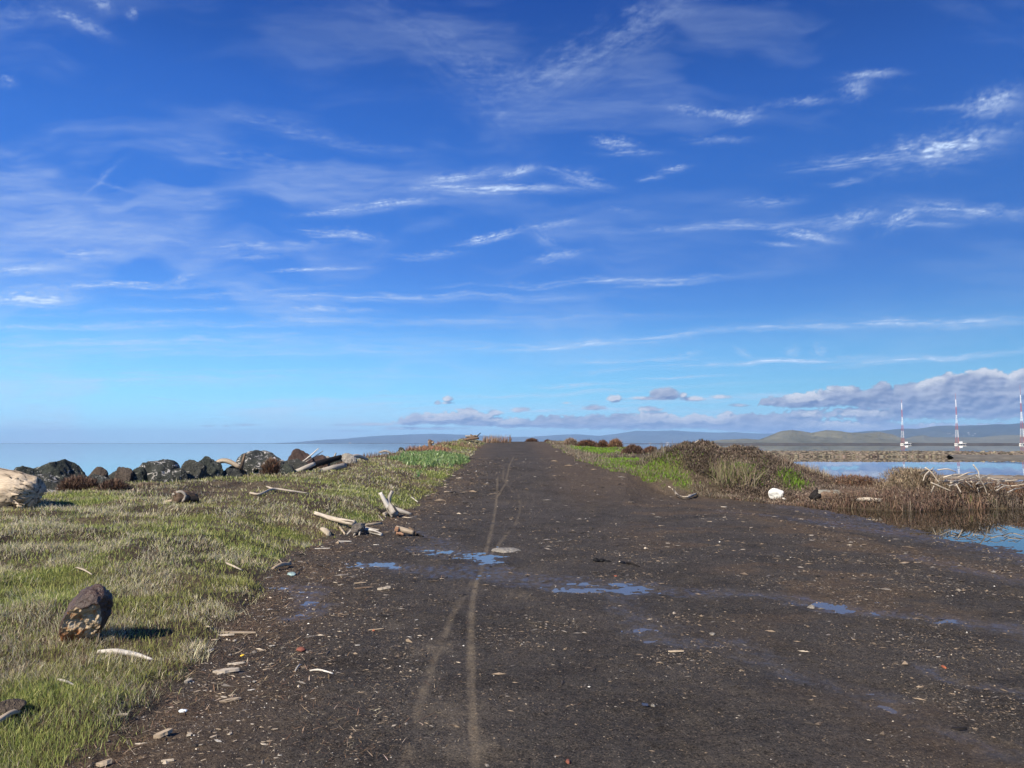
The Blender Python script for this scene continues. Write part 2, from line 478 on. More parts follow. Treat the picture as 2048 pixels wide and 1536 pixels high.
M_PALER = mat_rock("pale_rock", (.30, .27, .22), (.52, .48, .42), (.65, .62, .58), .4, 3)
M_WDRY = mat_wood("bleached_driftwood", (.28, .235, .18), (.52, .46, .375))
M_WGREY = mat_wood("grey_driftwood", (.19, .17, .145), (.38, .35, .305))
M_WTAN = mat_wood("tan_wood", (.25, .19, .13), (.45, .375, .28))
M_WWHITE = mat_wood("white_wood", (.40, .365, .31), (.60, .57, .51))
M_WBROWN = mat_wood("brown_wood", (.07, .045, .03), (.20, .14, .095))
M_WBLACK = mat_wood("charred_wood", (.006, .005, .005), (.022, .018, .016), (.002, .002, .002))
M_WBIG = mat_wood("big_log_wood", (.30, .23, .155), (.56, .47, .35), (.03, .022, .018), 11, .07, .8, 1.0)
M_WRED = mat_wood("reddish_rotten_wood", (.15, .065, .035), (.33, .20, .125))
M_BLACK = mat_plain("black_rubber", (.006, .006, .007), .7, .3, 6, .2)
M_WHITE = mat_plain("white_plastic", (.62, .62, .58), .6, .22, 4, .3, .9)
M_SAND = mat_plain("tan_spit", (.17, .14, .105), .9, .4, .6)

# ------------------------------------------------------------------ ground sheet
def green_mask(x, y):
    n = fbm(x * .75 + 5, y * .55, 4, 91)
    g = ss(.60, .70, n) * .7 * np.where(x > 0, .25, 1)
    for (cx, cy, rx, ry, k) in GREEN:
        g = np.maximum(g, k * np.exp(-(((x - cx) / rx) ** 2 + ((y - cy) / ry) ** 2) ** 1.3))
    for (cx, cy, rx, ry, k) in BARE:
        g = g * (1 - k * np.exp(-(((x - cx) / rx) ** 2 + ((y - cy) / ry) ** 2)))
    return np.clip(g, 0, 1)
def bare_mask(x, y):
    g = np.zeros(np.shape(x))
    for (cx, cy, rx, ry, k) in BARE:
        g = np.maximum(g, k * np.exp(-(((x - cx) / rx) ** 2 + ((y - cy) / ry) ** 2) ** 1.5))
    return g
def gp(u, v, rx, ry, k):
    q = G(u, v); return (q.x, q.y, rx, ry, k)
GREEN = []; BARE = []
GREEN = [gp(80, 1180, .7, .5, 1), gp(20, 1200, .6, .4, 1), gp(540, 1058, .7, .35, 1), gp(465, 1165, .28, .25, 1), gp(500, 1095, .7, .45, 1),
         gp(720, 1035, .55, .6, 1), gp(840, 992, .6, 1.4, .9), gp(800, 1000, .5, .8, .8), gp(560, 960, 2.2, 1.2, .75), gp(300, 1210, .4, .3, .7),
         gp(330, 1060, .8, .5, .6), gp(120, 1390, .35, .3, .9), gp(60, 1500, .5, .3, .8), gp(280, 1230, .35, .25, .8), gp(220, 1350, .4, .2, .8),
         gp(260, 992, 1.2, .5, .9), gp(440, 965, 2, .8, .8), gp(1250, 930, 1.6, 3.5, 1), gp(1310, 943, .9, 1.5, 1), gp(1180, 900, 1.6, 5, 1),
         gp(1300, 905, 2, 5, 1), gp(1360, 962, .35, .5, 1), gp(1480, 935, .7, .6, 1), gp(1585, 965, .5, .5, .9), gp(1690, 965, 1, .6, .8), gp(920, 893, 1, 5, .9), gp(900, 920, 1, 3, .8)]
BARE = [gp(400, 985, 1.6, 1.2, 1), gp(500, 972, 1.8, 1.3, 1), gp(440, 968, 1.4, 1.2, .8), gp(200, 975, 2.2, .6, .6), gp(640, 905, .1, .1, .1), gp(700, 935, 1.6, 1.5, .4), gp(850, 900, 1.3, 4, .6)]

print("terrain")
yy = [-3.0]
while yy[-1] < 130: yy.append(yy[-1] + (yy[-1] + 5.2) * .0039)
yy = np.array(yy)
tt = np.linspace(-1, 1, 1350); tt = np.sign(tt) * (0.55 * np.abs(tt) + .62 * np.abs(tt) ** 2.2)
X = tt[None, :] * (yy[:, None] + 5.5) + 0.3; Y = np.repeat(yy[:, None], len(tt), 1)
Z = height(X, Y)
gm = gmask(X, Y); wet = wetness(X, Y) * (1 - gm)
pond_edge = ss(.12, 0, Z - WZ) * (X > 5)
wet = np.maximum(wet, pond_edge * .9 * (1 - gm))
trk = np.zeros_like(X)
for k, t in enumerate(TRACKS):
    d = dline(X, Y, t)
    trk = np.maximum(trk, (1.0 if k == 0 else .75) * np.exp(-(d / .034) ** 4) * ss(.25, .5, fbm(X * 2.5, Y * 2.5, 2, 77 + k) + (.18 if k == 0 else 0)))
for (u, v, r) in [(865, 1295, .16), (905, 1425, .2), (785, 1255, .1), (1035, 1190, .12), (935, 1500, .2)]:
    q = G(u, v); trk = np.maximum(trk, .7 * np.exp(-(((X - q.x) / r) ** 2 + ((Y - q.y) / (r * 1.2)) ** 2) * (.5 + fbm(X * 9, Y * 9, 2, 12))))
sE = X - edge_x(Y)
brn = np.exp(-(np.maximum(sE, 0) / .75) ** 2) * (1 - .3 * ss(18, 30, Y)) * (.35 + .65 * ss(.4, .6, fbm(X * 1.2, Y * 1.2, 3, 15)))
brn = np.maximum(brn, .75 * ss(.53, .66, fbm(X * .55, Y * .9, 4, 16)) * ss(1.2, 3, X))
brn = np.maximum(brn, .8 * np.exp(-(dline(X, Y, RIDGE) / .45) ** 2))
brn = np.maximum(brn, .55 * ss(17, 24, Y) * ss(.8, 2.0, X))
brn = np.maximum(brn, .95 * gm * (X > 2) * (1 - green_mask(X, Y)))
me = mesh("ground", np.stack([X, Y, Z], -1).reshape(-1, 3), grid_faces(len(yy), len(tt))[:, ::1], M_GROUND,
          {'wet': ('FLOAT', wet.ravel()), 'grs': ('FLOAT', gm.ravel()), 'trk': ('FLOAT', (trk * (1 - gm)).ravel()),
           'brn': ('FLOAT', brn.ravel()), 'grn': ('FLOAT', (green_mask(X, Y) * (1 - bare_mask(X, Y))).ravel())})
link("ground", me, kind='structure')
# coarse ground behind the camera, and the bed under the water
def quad(name, x0, x1, y0, y1, z, mat, kind='structure'):
    return link(name, mesh(name, [(x0, y0, z), (x1, y0, z), (x1, y1, z), (x0, y1, z)], [[(0, 1, 2, 3)]], mat), kind=kind)
quad("ground", -14, 40, -40, -3.0, -.03, M_GROUND)
quad("water", -30000, 0, -3000, 19500, WZ, M_BAY)
quad("water", 0, 30000, -3000, 19500, WZ, M_POND)
quad("puddle", -3.6, 4.95, 3.4, 14.5, -.0165, M_PUD)

# ------------------------------------------------------------------ plants as blades
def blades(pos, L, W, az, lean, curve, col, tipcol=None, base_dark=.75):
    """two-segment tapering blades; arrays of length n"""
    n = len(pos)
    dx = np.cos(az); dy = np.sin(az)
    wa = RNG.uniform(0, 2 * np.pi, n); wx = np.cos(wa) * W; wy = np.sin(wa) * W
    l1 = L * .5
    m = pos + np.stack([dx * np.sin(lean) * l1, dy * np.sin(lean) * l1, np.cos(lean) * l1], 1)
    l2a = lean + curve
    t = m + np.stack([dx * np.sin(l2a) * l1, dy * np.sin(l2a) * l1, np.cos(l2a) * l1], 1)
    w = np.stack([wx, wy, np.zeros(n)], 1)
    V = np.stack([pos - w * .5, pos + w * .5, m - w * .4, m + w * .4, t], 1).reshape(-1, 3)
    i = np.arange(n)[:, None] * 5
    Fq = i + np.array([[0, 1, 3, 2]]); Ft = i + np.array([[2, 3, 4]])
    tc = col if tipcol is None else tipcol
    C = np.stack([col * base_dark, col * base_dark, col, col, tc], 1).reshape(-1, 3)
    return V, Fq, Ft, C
def join(parts):
    Vs, Q, T, C = [], [], [], []; k = 0
    for V, q, t, c in parts:
        Vs.append(V); Q.append(q + k); T.append(t + k); C.append(c); k += len(V)
    return np.concatenate(Vs), [np.concatenate(Q), np.concatenate(T)], np.concatenate(C)
def scatter(n, x0, x1, y0, y1, power=2.0):
    """points in a region with density falling as 1/d^power"""
    u = RNG.random(n)
    a = 1 - power + 1  # y^(−power) * fan width y
    if abs(a) < 1e-6: y = y0 * (y1 / y0) ** u
    else: y = (y0 ** a + u * (y1 ** a - y0 ** a)) ** (1 / a)
    return y
def palette(cols, n, var=.2, w=None):
    cols = np.array(cols); k = RNG.choice(len(cols), n, p=w)
    return cols[k] * RNG.uniform(1 - var, 1 + var, (n, 1)) * RNG.uniform(.93, 1.07, (n, 3))

STRAW = [(.62, .555, .37), (.50, .45, .29), (.70, .64, .46), (.38, .33, .21), (.54, .50, .35)]
GREENS = [(.29, .34, .085), (.38, .42, .13), (.23, .27, .07), (.46, .46, .18)]
BROWNS = [(.13, .085, .06), (.18, .125, .088), (.085, .055, .042), (.24, .185, .13)]
RUST = [(.15, .075, .045), (.20, .10, .055), (.10, .055, .04)]

def fan(n, y0, y1, t0, t1, power):
    y = scatter(n, 0, 0, y0, y1, power); t = RNG.uniform(t0, t1, n)
    return t * (y + 1.0), y

def veg_left():
    parts = []
    # straw tufts
    n = 560000
    x, y = fan(n, 2.2, 62, -1.05, .02, 2.35)
    g = gmask(x, y); gr = green_mask(x, y); br = bare_mask(x, y)
    clump = fbm(x * 2.2, y * 2.2, 3, 101)
    pr = g * ss(.33, .58, clump) * (1 - .82 * gr) * (1 - .97 * br) * (x > shore_x(y) - .4)
    k = RNG.random(n) < pr
    x, y, clump = x[k], y[k], clump[k]; n = len(x)
    z = height(x, y)
    L = RNG.uniform(.03, .085, n) * (1 + .35 * (clump > .6)) * (1 + .012 * y)
    W = np.maximum(.0022, .00075 * y) * RNG.uniform(.7, 1.3, n)
    flow = fbm(x * .7, y * .7, 2, 111) * 6.28 * 1.5
    az = flow + RNG.normal(0, 1.7, n)
    c = palette(STRAW, n, .25, [.28, .25, .15, .17, .15])
    dk = fbm(x * .8, y * .8, 3, 131)[:, None]
    c = c * (1 - .2 * ss(.5, .7, dk)) 
    mixb = (fbm(x * .6 + 9, y * .6, 3, 133) > .56)[:, None]
    c = np.where(mixb & (RNG.random((n, 1)) < .32), palette(BROWNS, n, .2) * 1.25, c)
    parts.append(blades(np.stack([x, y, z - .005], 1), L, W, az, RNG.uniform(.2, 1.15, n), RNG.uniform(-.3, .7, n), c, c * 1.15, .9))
    # green fine grass
    n = 620000
    x, y = fan(n, 2.2, 62, -1.05, .02, 2.35)
    g = gmask(x, y); gr = green_mask(x, y); br = bare_mask(x, y)
    pr = g * np.clip(gr * .95 + .34, 0, 1) * (1 - br) * (x > shore_x(y) - .3)
    k = RNG.random(n) < pr
    x, y, gr = x[k], y[k], gr[k]; n = len(x)
    z = height(x, y)
    L = RNG.uniform(.025, .07, n) * (1 + .012 * y)
    W = np.maximum(.0024, .0008 * y) * RNG.uniform(.7, 1.3, n)
    c = palette(GREENS, n, .2)
    ol = ss(.45, .65, fbm(x * .5, y * .5, 2, 151))[:, None]
    c = c * (1 - ol * .45) + np.array([.27, .25, .08]) * ol * .45
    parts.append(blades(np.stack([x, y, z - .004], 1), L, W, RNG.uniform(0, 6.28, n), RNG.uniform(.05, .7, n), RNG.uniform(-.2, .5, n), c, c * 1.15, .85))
    # brown wiry plants on edges and in bare patches
    n = 150000
    x, y = fan(n, 2.2, 62, -1.05, .02, 2.3)
    g = gmask(x, y); br = bare_mask(x, y); s = edge_x(y) - x
    pr = g * np.clip(.9 * np.exp(-((s - .25) / .35) ** 2) * ss(.4, .6, fbm(x * 1.5, y * 1.5, 2, 161)) + .45 * br + .5 * ss(.56, .68, fbm(x * .9, y * .9, 3, 163)), 0, 1) * (x > shore_x(y) - .6)
    k = RNG.random(n) < pr
    x, y = x[k], y[k]; n = len(x); z = height(x, y)
    c = palette(BROWNS, n, .25)
    W = np.maximum(.0022, .0007 * y) * RNG.uniform(.7, 1.3, n)
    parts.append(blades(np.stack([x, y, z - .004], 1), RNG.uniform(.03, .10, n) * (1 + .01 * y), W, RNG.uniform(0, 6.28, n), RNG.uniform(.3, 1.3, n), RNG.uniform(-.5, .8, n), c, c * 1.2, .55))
    V, Fc, C = join(parts)
    link("grass", mesh("grass", V, Fc, M_GRASS, {'col': ('FLOAT_COLOR', C)}, False), kind='stuff', label='short green and straw coloured grass covering the bank left of the dirt road')
print("grass"); veg_left()

def veg_right():
    parts = []
    # bright green turf at the right of the road
    n = 220000
    x = RNG.uniform(1.5, 14, n); y = 21 + 42 * RNG.random(n) ** 1.5
    g = gmask(x, y); gr = green_mask(x, y)
    k = (RNG.random(n) < g * gr) & (height(x, y) > WZ + .1)
    x, y = x[k], y[k]; n = len(x); z = height(x, y)
    c = palette([(.17, .30, .03), (.22, .35, .045), (.14, .23, .03)], n, .2)
    parts.append(blades(np.stack([x, y, z - .01], 1), RNG.uniform(.05, .11, n) * (1 + 1.3 * ss(7.5, 9, x)), .0010 * y, RNG.uniform(0, 6.28, n), RNG.uniform(.05, .6, n), RNG.uniform(-.2, .5, n), c, c * 1.15, .65))
    # straw margin and pale tufts
    n = 200000
    x = RNG.uniform(1.5, 14, n); y = 19 + 40 * RNG.random(n) ** 1.4
    g = gmask(x, y); gr = green_mask(x, y)
    cl = fbm(x * 1.1, y * 1.1, 3, 171)
    edge = g * (g < .98)
    rx = interp(y, [19.5, 21.5, 22.6, 24, 25.5, 27, 30, 34, 45, 60], [12, 8.8, 7.0, 5.3, 4.4, 3.5, 2.75, 2.7, 2.75, 2.6])
    near = np.exp(-((x - rx - .4) / .5) ** 2)
    pal = np.exp(-(((x - 5.2) / .7) ** 2 + ((y - 28) / 1.6) ** 2)) + .5 * np.exp(-(((x - 9.4) / 1.2) ** 2 + ((y - 26.0) / 1.5) ** 2))
    pr = g * np.clip(1.0 * near + .55 * pal + .25 * ss(.5, .7, cl), 0, 1) * (1 - .5 * gr)
    k = (RNG.random(n) < pr) & (height(x, y) > WZ + .05)
    x, y, pal = x[k], y[k], pal[k]; n = len(x); z = height(x, y)
    c = palette([(.30, .25, .175), (.22, .175, .12), (.36, .31, .22), (.16, .12, .09)], n, .25)
    parts.append(blades(np.stack([x, y, z - .01], 1), RNG.uniform(.08, .22, n) * (1 + 1.0 * (pal > .4)), .00085 * y, RNG.uniform(0, 6.28, n), RNG.uniform(.1, 1.0, n), RNG.uniform(-.3, .8, n), c, c * 1.15, .55))
    V, Fc, C = join(parts)
    link("grass", mesh("grass", V, Fc, M_GRASS, {'col': ('FLOAT_COLOR', C)}, False), kind='stuff', label='bright green turf and straw tufts right of the dirt road')
    # pickleweed band round the pond
    parts = []
    n = 260000
    x = RNG.uniform(6.5, 27, n); y = RNG.uniform(19, 34, n)
    g = gmask(x, y); cl = fbm(x * .9, y * .9, 3, 181)
    z = height(x, y)
    pr = g * np.clip(.35 + ss(.35, .6, cl), 0, 1) * (1 - .75 * green_mask(x, y)) * (1 - .85 * np.exp(-(((x - 6.9) / 3) ** 2 + ((y - 28) / 3) ** 2)))
    k = (RNG.random(n) < pr) & (z > WZ - .02)
    x, y, z, cl = x[k], y[k], z[k], cl[k]; n = len(x)
    c = palette([(.135, .102, .082), (.19, .15, .12), (.09, .068, .056), (.27, .225, .17)], n, .25, [.35, .3, .2, .15])
    c = np.where((fbm(x * .5, y * .5, 2, 191) > .55)[:, None], c * np.array([1.05, .88, .82]), c)
    front = np.exp(-((y - interp(x, [5, 7, 8.2, 10.5, 13.6, 40], [24, 23.5, 21.6, 19.6, 20.6, 21.5])) / 1.2) ** 2)
    L = RNG.uniform(.08, .24, n) * (1 + .6 * ss(.45, .65, fbm(x * .6, y * .6, 2, 195))) * ss(7.0, 10.5, x) * (1 - .55 * ss(24, 28, y)) + .07
    parts.append(blades(np.stack([x, y, z - .02], 1), L, .0008 * y * RNG.uniform(.7, 1.4, n), RNG.uniform(0, 6.28, n), RNG.uniform(.0, .55, n), RNG.uniform(-.3, .5, n), c, c * 1.2, .4))
    m = 240000; k = RNG.integers(0, n, m)
    x2 = x[k] + RNG.normal(0, .04, m); y2 = y[k] + RNG.normal(0, .04, m); hh = L[k] * RNG.uniform(.2, 1.0, m)
    c2 = palette([(.12, .085, .068), (.165, .125, .10), (.075, .052, .042), (.24, .19, .14)], m, .3) * (.65 + .7 * ss(.35, .65, fbm(x2 * 2.2, y2 * 2.2, 3, 197)))[:, None]
    parts.append(blades(np.stack([x2, y2, z[k] + hh], 1), RNG.uniform(.03, .075, m), .022 * RNG.uniform(.6, 1.4, m), RNG.uniform(0, 6.28, m), RNG.uniform(.2, 2.2, m), RNG.normal(0, .5, m), c2, c2 * 1.1, .8))
    V, Fc, C = join(parts)
    link("pickleweed", mesh("pickleweed", V, Fc, M_BRUSH, {'col': ('FLOAT_COLOR', C)}, False), kind='stuff', label='brown pickleweed covering the embankment beyond the pond')
veg_right()

def twig_cloud(n, c, r, cols, L=(.1, .3), W=.02, up=.5, fill=.6, leafy=0, leafcol=None, ground=True, seed=0, lump=0.0):
    """dense brush: twigs rooted through a squashed dome and pointing outwards"""
    th = RNG.uniform(0, 2 * np.pi, n); cz = RNG.random(n) ** .8; rr = np.sqrt(1 - cz ** 2)
    s = fill + (1 - fill) * RNG.random(n)
    if lump:
        s = s * (1 + lump * (fbm(th * 1.4 + seed, cz * 3.0, 3, 300 + seed) - .5) * 2)
    d = np.stack([np.cos(th) * rr, np.sin(th) * rr, cz], 1)
    p = d * s[:, None] * np.array(r)
    if ground is True:
        gz = height(c[0] + p[:, 0], c[1] + p[:, 1]); p[:, 2] += gz - c[2]
    az = np.arctan2(d[:, 1], d[:, 0]) + RNG.normal(0, .8, n)
    lean = np.arccos(np.clip(cz, 0, 1)) * (1 - up) + RNG.normal(0, .35, n)
    ll = RNG.uniform(*L, n)
    base = p - d * ll[:, None] * .6
    base[:, 2] = np.maximum(base[:, 2], (gz - c[2] if ground is True else 0) - .02)
    C = palette(cols, n, .3)
    return blades(base, ll, W * RNG.uniform(.6, 1.3, n), az, lean, RNG.normal(0, .4, n), C, C * 1.2, .6)

def tube(pts, rad, sides=8, rough=.0, seed=0, jag=.0, flat=1.0, sub=4):
    """bent round tube with a grain attribute; returns V, F(list), grain"""
    pts = [Vector(p) for p in pts]
    if len(pts) == 2: pts = [pts[0], pts[0].lerp(pts[1], .5), pts[1]]; rad = list(rad) if hasattr(rad, '__len__') else [rad] * 2; rad = [rad[0], (rad[0] + rad[-1]) / 2, rad[-1]]
    if not hasattr(rad, '__len__'): rad = [rad] * len(pts)
    n = len(pts); P_, R_ = [], []
    ext = [pts[0] * 2 - pts[1]] + pts + [pts[-1] * 2 - pts[-2]]
    for i in range(n - 1):
        a, b, c, d = ext[i:i + 4]
        for k in range(sub):
            t = k / sub
            P_.append(.5 * ((2 * b) + (c - a) * t + (2 * a - 5 * b + 4 * c - d) * t * t + (3 * b - 3 * c + d - a) * t ** 3))
            R_.append(rad[i] * (1 - t) + rad[i + 1] * t)
    P_.append(pts[-1]); R_.append(rad[-1])
    m = len(P_); V = []; Gr = []; lenacc = 0
    up = Vector((0, 0, 1))
    for i in range(m):
        tan = (P_[min(i + 1, m - 1)] - P_[max(i - 1, 0)]).normalized()
        if i: lenacc += (P_[i] - P_[i - 1]).length
        ref = up if abs(tan.z) < .9 else Vector((0, 1, 0))
        s = tan.cross(ref).normalized(); w = s.cross(tan).normalized()
        for k in range(sides):
            a = 2 * math.pi * k / sides
            V.append(P_[i] + (s * math.cos(a) + w * math.sin(a) * flat) * R_[i]); Gr.append((lenacc, math.cos(a) * R_[i], math.sin(a) * R_[i]))
    V = np.array([tuple(v) for v in V]); Gr = np.array(Gr)
    ctr = np.repeat(np.array([tuple(p) for p in P_]), sides, 0)
    rr = np.repeat(np.array(R_), sides)
    if rough:
        th = np.tile(np.arange(sides) / sides * 2 * np.pi, m); sc = 1.0 / max(R_)
        nz = fbm3(Gr[:, 0] * sc * .35 + seed * 7.7, np.cos(th) * 1.3 + 5, np.sin(th) * 1.3 + 5, 3, seed) - .5
        V = ctr + (V - ctr) * (1 + nz * rough * 2)[:, None]
    if jag:
        for e, sgn in ((0, -1), (m - 1, 1)):
            tan = (P_[1] - P_[0]) if e == 0 else (P_[-1] - P_[-2]); tan.normalize()
            for k in range(sides):
                j = (n3(np.array([k * .9]), np.array([seed * 3.1 + e]), np.array([.5]), seed)[0] - .3) * jag * R_[e] * 2
                V[e * sides + k] += np.array(tuple(tan)) * sgn * j
    Fq = grid_faces_wrap(m, sides)
    c0 = np.array(tuple(P_[0])) * .96 + np.array(tuple(P_[1])) * .04; c1 = np.array(tuple(P_[-1])) * .96 + np.array(tuple(P_[-2])) * .04
    V = np.vstack([V, c0, c1]); Gr = np.vstack([Gr, (0, 0, 0), (lenacc, 0, 0)])
    nb = m * sides; k = np.arange(sides); kn = (k + 1) % sides
    Ft = np.concatenate([np.stack([kn, k, np.full(sides, nb)], 1), np.stack([(m - 1) * sides + k, (m - 1) * sides + kn, np.full(sides, nb + 1)], 1)])
    return V, [Fq, Ft], Gr
def grid_faces_wrap(m, s):
    i = np.arange(m - 1)[:, None] * s; k = np.arange(s)[None, :]; kn = (k + 1) % s
    return np.stack([(i + k).ravel(), (i + kn).ravel(), (i + s + kn).ravel(), (i + s + k).ravel()], 1)
def merge(lst):
    Vs, Q, T, Gs = [], [], [], []; k = 0
    for V, (q, t), g in lst:
        Vs.append(V); Q.append(q + k); T.append(t + k); Gs.append(g); k += len(V)
    return np.vstack(Vs), [np.concatenate(Q), np.concatenate(T)], np.vstack(Gs)
def wood(name, tubes, mat, parent=None, label=None, cat=None, group=None):
    """tubes in world coordinates -> one mesh object with its origin at its base"""
    V, Fc, g = merge(tubes)
    if parent is None:
        o = np.array([V[:, 0].mean(), V[:, 1].mean(), V[:, 2].min()])
        return link(name, mesh(name, V - o, Fc, mat, {'grain': ('FLOAT_VECTOR', g)}), None, tuple(o), label, cat, group)
    o = np.array(tuple(parent.location))
    return link(name, mesh(name, V - o, Fc, mat, {'grain': ('FLOAT_VECTOR', g)}), parent, None, label)

# ------------------------------------------------------------------ rocks
def ico(sub):
    bm = bmesh.new(); bmesh.ops.create_icosphere(bm, subdivisions=sub, radius=1)
    V = np.array([v.co[:] for v in bm.verts]); Fc = np.array([[v.index for v in f.verts] for f in bm.faces]); bm.free()
    return V, Fc
ICO6, ICO5, ICO4, ICO3, ICO2 = ico(6), ico(5), ico(4), ico(3), ico(2)
def rock_mesh(name, size, seed, mat, base=ICO5, cuts=12, nz=.15, flat=.0, rz=0):
    r = np.random.default_rng(seed)
    V = base[0].copy()
    for k in range(cuts):
        n = r.normal(size=3); n /= np.linalg.norm(n); d = r.uniform(.62, .88)
        q = V @ n; over = np.maximum(0, q - d)
        V = V - n * (over * .93)[:, None]
    nn = V / np.linalg.norm(V, axis=1)[:, None]
    V = V + nn * ((fbm3(V[:, 0] * 1.6 + seed, V[:, 1] * 1.6, V[:, 2] * 1.6, 3, seed) - .5) * nz * 2 + (fbm3(V[:, 0] * 6 + seed, V[:, 1] * 6, V[:, 2] * 6, 4, seed + 5) - .5) * nz * 1.1)[:, None]
    c, s = math.cos(rz), math.sin(rz)
    mn, mx = V.min(0), V.max(0); V = (V - (mn + mx) / 2) / ((mx - mn) / 2)
    V = V * np.array(size)
    V = np.stack([V[:, 0] * c - V[:, 1] * s, V[:, 0] * s + V[:, 1] * c, V[:, 2]], 1)
    return mesh(name, V, base[1], mat)

def boulder(u0, v0, u1, v1, Yd, seed, mat, label, cuts=12, dep=.45, name='boulder'):
    """boulder that fills the picture box at distance Yd"""
    v0 -= 3; a = P(u0, v0, Yd); b = P(u1, v1, Yd)
    w = (b.x - a.x) / 2 * 1.12; h = (a.z - b.z) / 2 
    h2 = h + .17
    return link(name, rock_mesh(name, (w, max(w, h) * dep * 1.6, h2), seed, mat, cuts=cuts), None, ((a.x + b.x) / 2, Yd, a.z - h2), label, 'boulder', 'riprap boulders along the bay shore')

print("rocks")
boulder(20, 934, 82, 1000, 18.6, 3, M_ROCKD, 'low dark green boulder directly behind the end of the big pale log')
boulder(66, 921, 153, 995, 19.2, 4, M_ROCKD, 'large dark green boulder, leftmost of the tall ones above the grass')
boulder(55, 950, 122, 1000, 18.2, 5, M_ROCKD2, 'squat dark boulder with bright white patches below the leftmost large boulder')
boulder(150, 950, 225, 985, 18.8, 6, M_ROCKD2, 'low dark boulder with pale veins half hidden by brown brush')
boulder(174, 936, 216, 975, 19.6, 7, M_ROCKB, 'small brown angular boulder resting above the brown brush')
boulder(226, 936, 263, 975, 19.4, 19, M_ROCKB, 'narrow pointed brown boulder left of the large black one', 16)
boulder(261, 935, 292, 975, 19.6, 9, M_ROCKD, 'small black boulder touching the left side of the big black boulder')
boulder(275, 921, 358, 980, 20.0, 10, M_ROCKD2, 'big black boulder with white streaks, rounded on its right')
boulder(355, 922, 408, 972, 20.8, 11, M_ROCKG, 'grey brown boulder between two darker boulders')
boulder(386, 915, 443, 968, 21.5, 12, M_ROCKD, 'dark green boulder with a rounded top beside the curved log')
boulder(455, 928, 500, 965, 23.0, 13, M_ROCKD, 'low dark boulder under the curved log')
boulder(474, 903, 563, 962, 23.6, 14, M_ROCKD2, 'largest dark boulder in the middle of the row, flecked white on top')
boulder(572, 900, 628, 950, 25.5, 15, M_ROCKR, 'reddish brown boulder standing behind the poles', 14)
boulder(562, 920, 640, 965, 24.6, 16, M_ROCKG, 'grey green boulder at the foot of the reddish one')
boulder(618, 912, 662, 950, 25.8, 17, M_ROCKR, 'flat topped reddish slab boulder right of the white pole')
boulder(640, 915, 668, 932, 27.0, 18, M_PALER, 'pale small boulder behind the charred plank')
boulder(676, 909, 712, 935, 28.0, 20, M_PALER, 'pale cream boulder right of the charred plank')
boulder(128, 930, 180, 985, 20.4, 31, M_ROCKD, 'low dark boulder behind the brown brush, right of the leftmost large boulder')
boulder(205, 944, 242, 975, 20.2, 32, M_ROCKG, 'small grey boulder between the two brown ones')
boulder(340, 938, 372, 970, 19.8, 34, M_ROCKD2, 'small dark boulder at the right foot of the big black boulder')
boulder(432, 938, 482, 968, 21.8, 35, M_ROCKG, 'low grey boulder under the left end of the curved log')
boulder(548, 930, 590, 962, 23.4, 36, M_ROCKD, 'small dark boulder right of the largest boulder')
boulder(655, 917, 690, 945, 26.8, 37, M_ROCKD, 'dark boulder behind the upper end of the charred plank')
boulder(792, 897, 812, 912, 38.0, 21, M_ROCKG, 'small grey boulder at the waterline behind the iceplant', name='boulder')

def stone(u, v, wpx, hpx, seed, mat, label, cat='stone', name='stone', group=None, cuts=8, sink=.2, dep=.9, base=ICO4):
    q = G(u, v); k = q.y / F
    w = wpx * k / 2; h = hpx * k / 2
    return link(name, rock_mesh(name, (w, w * dep, h * (1 + sink)), seed, mat, base=base, cuts=cuts), None, (q.x, q.y + w * .4, q.z + h * (1 - sink)), label, cat, group)

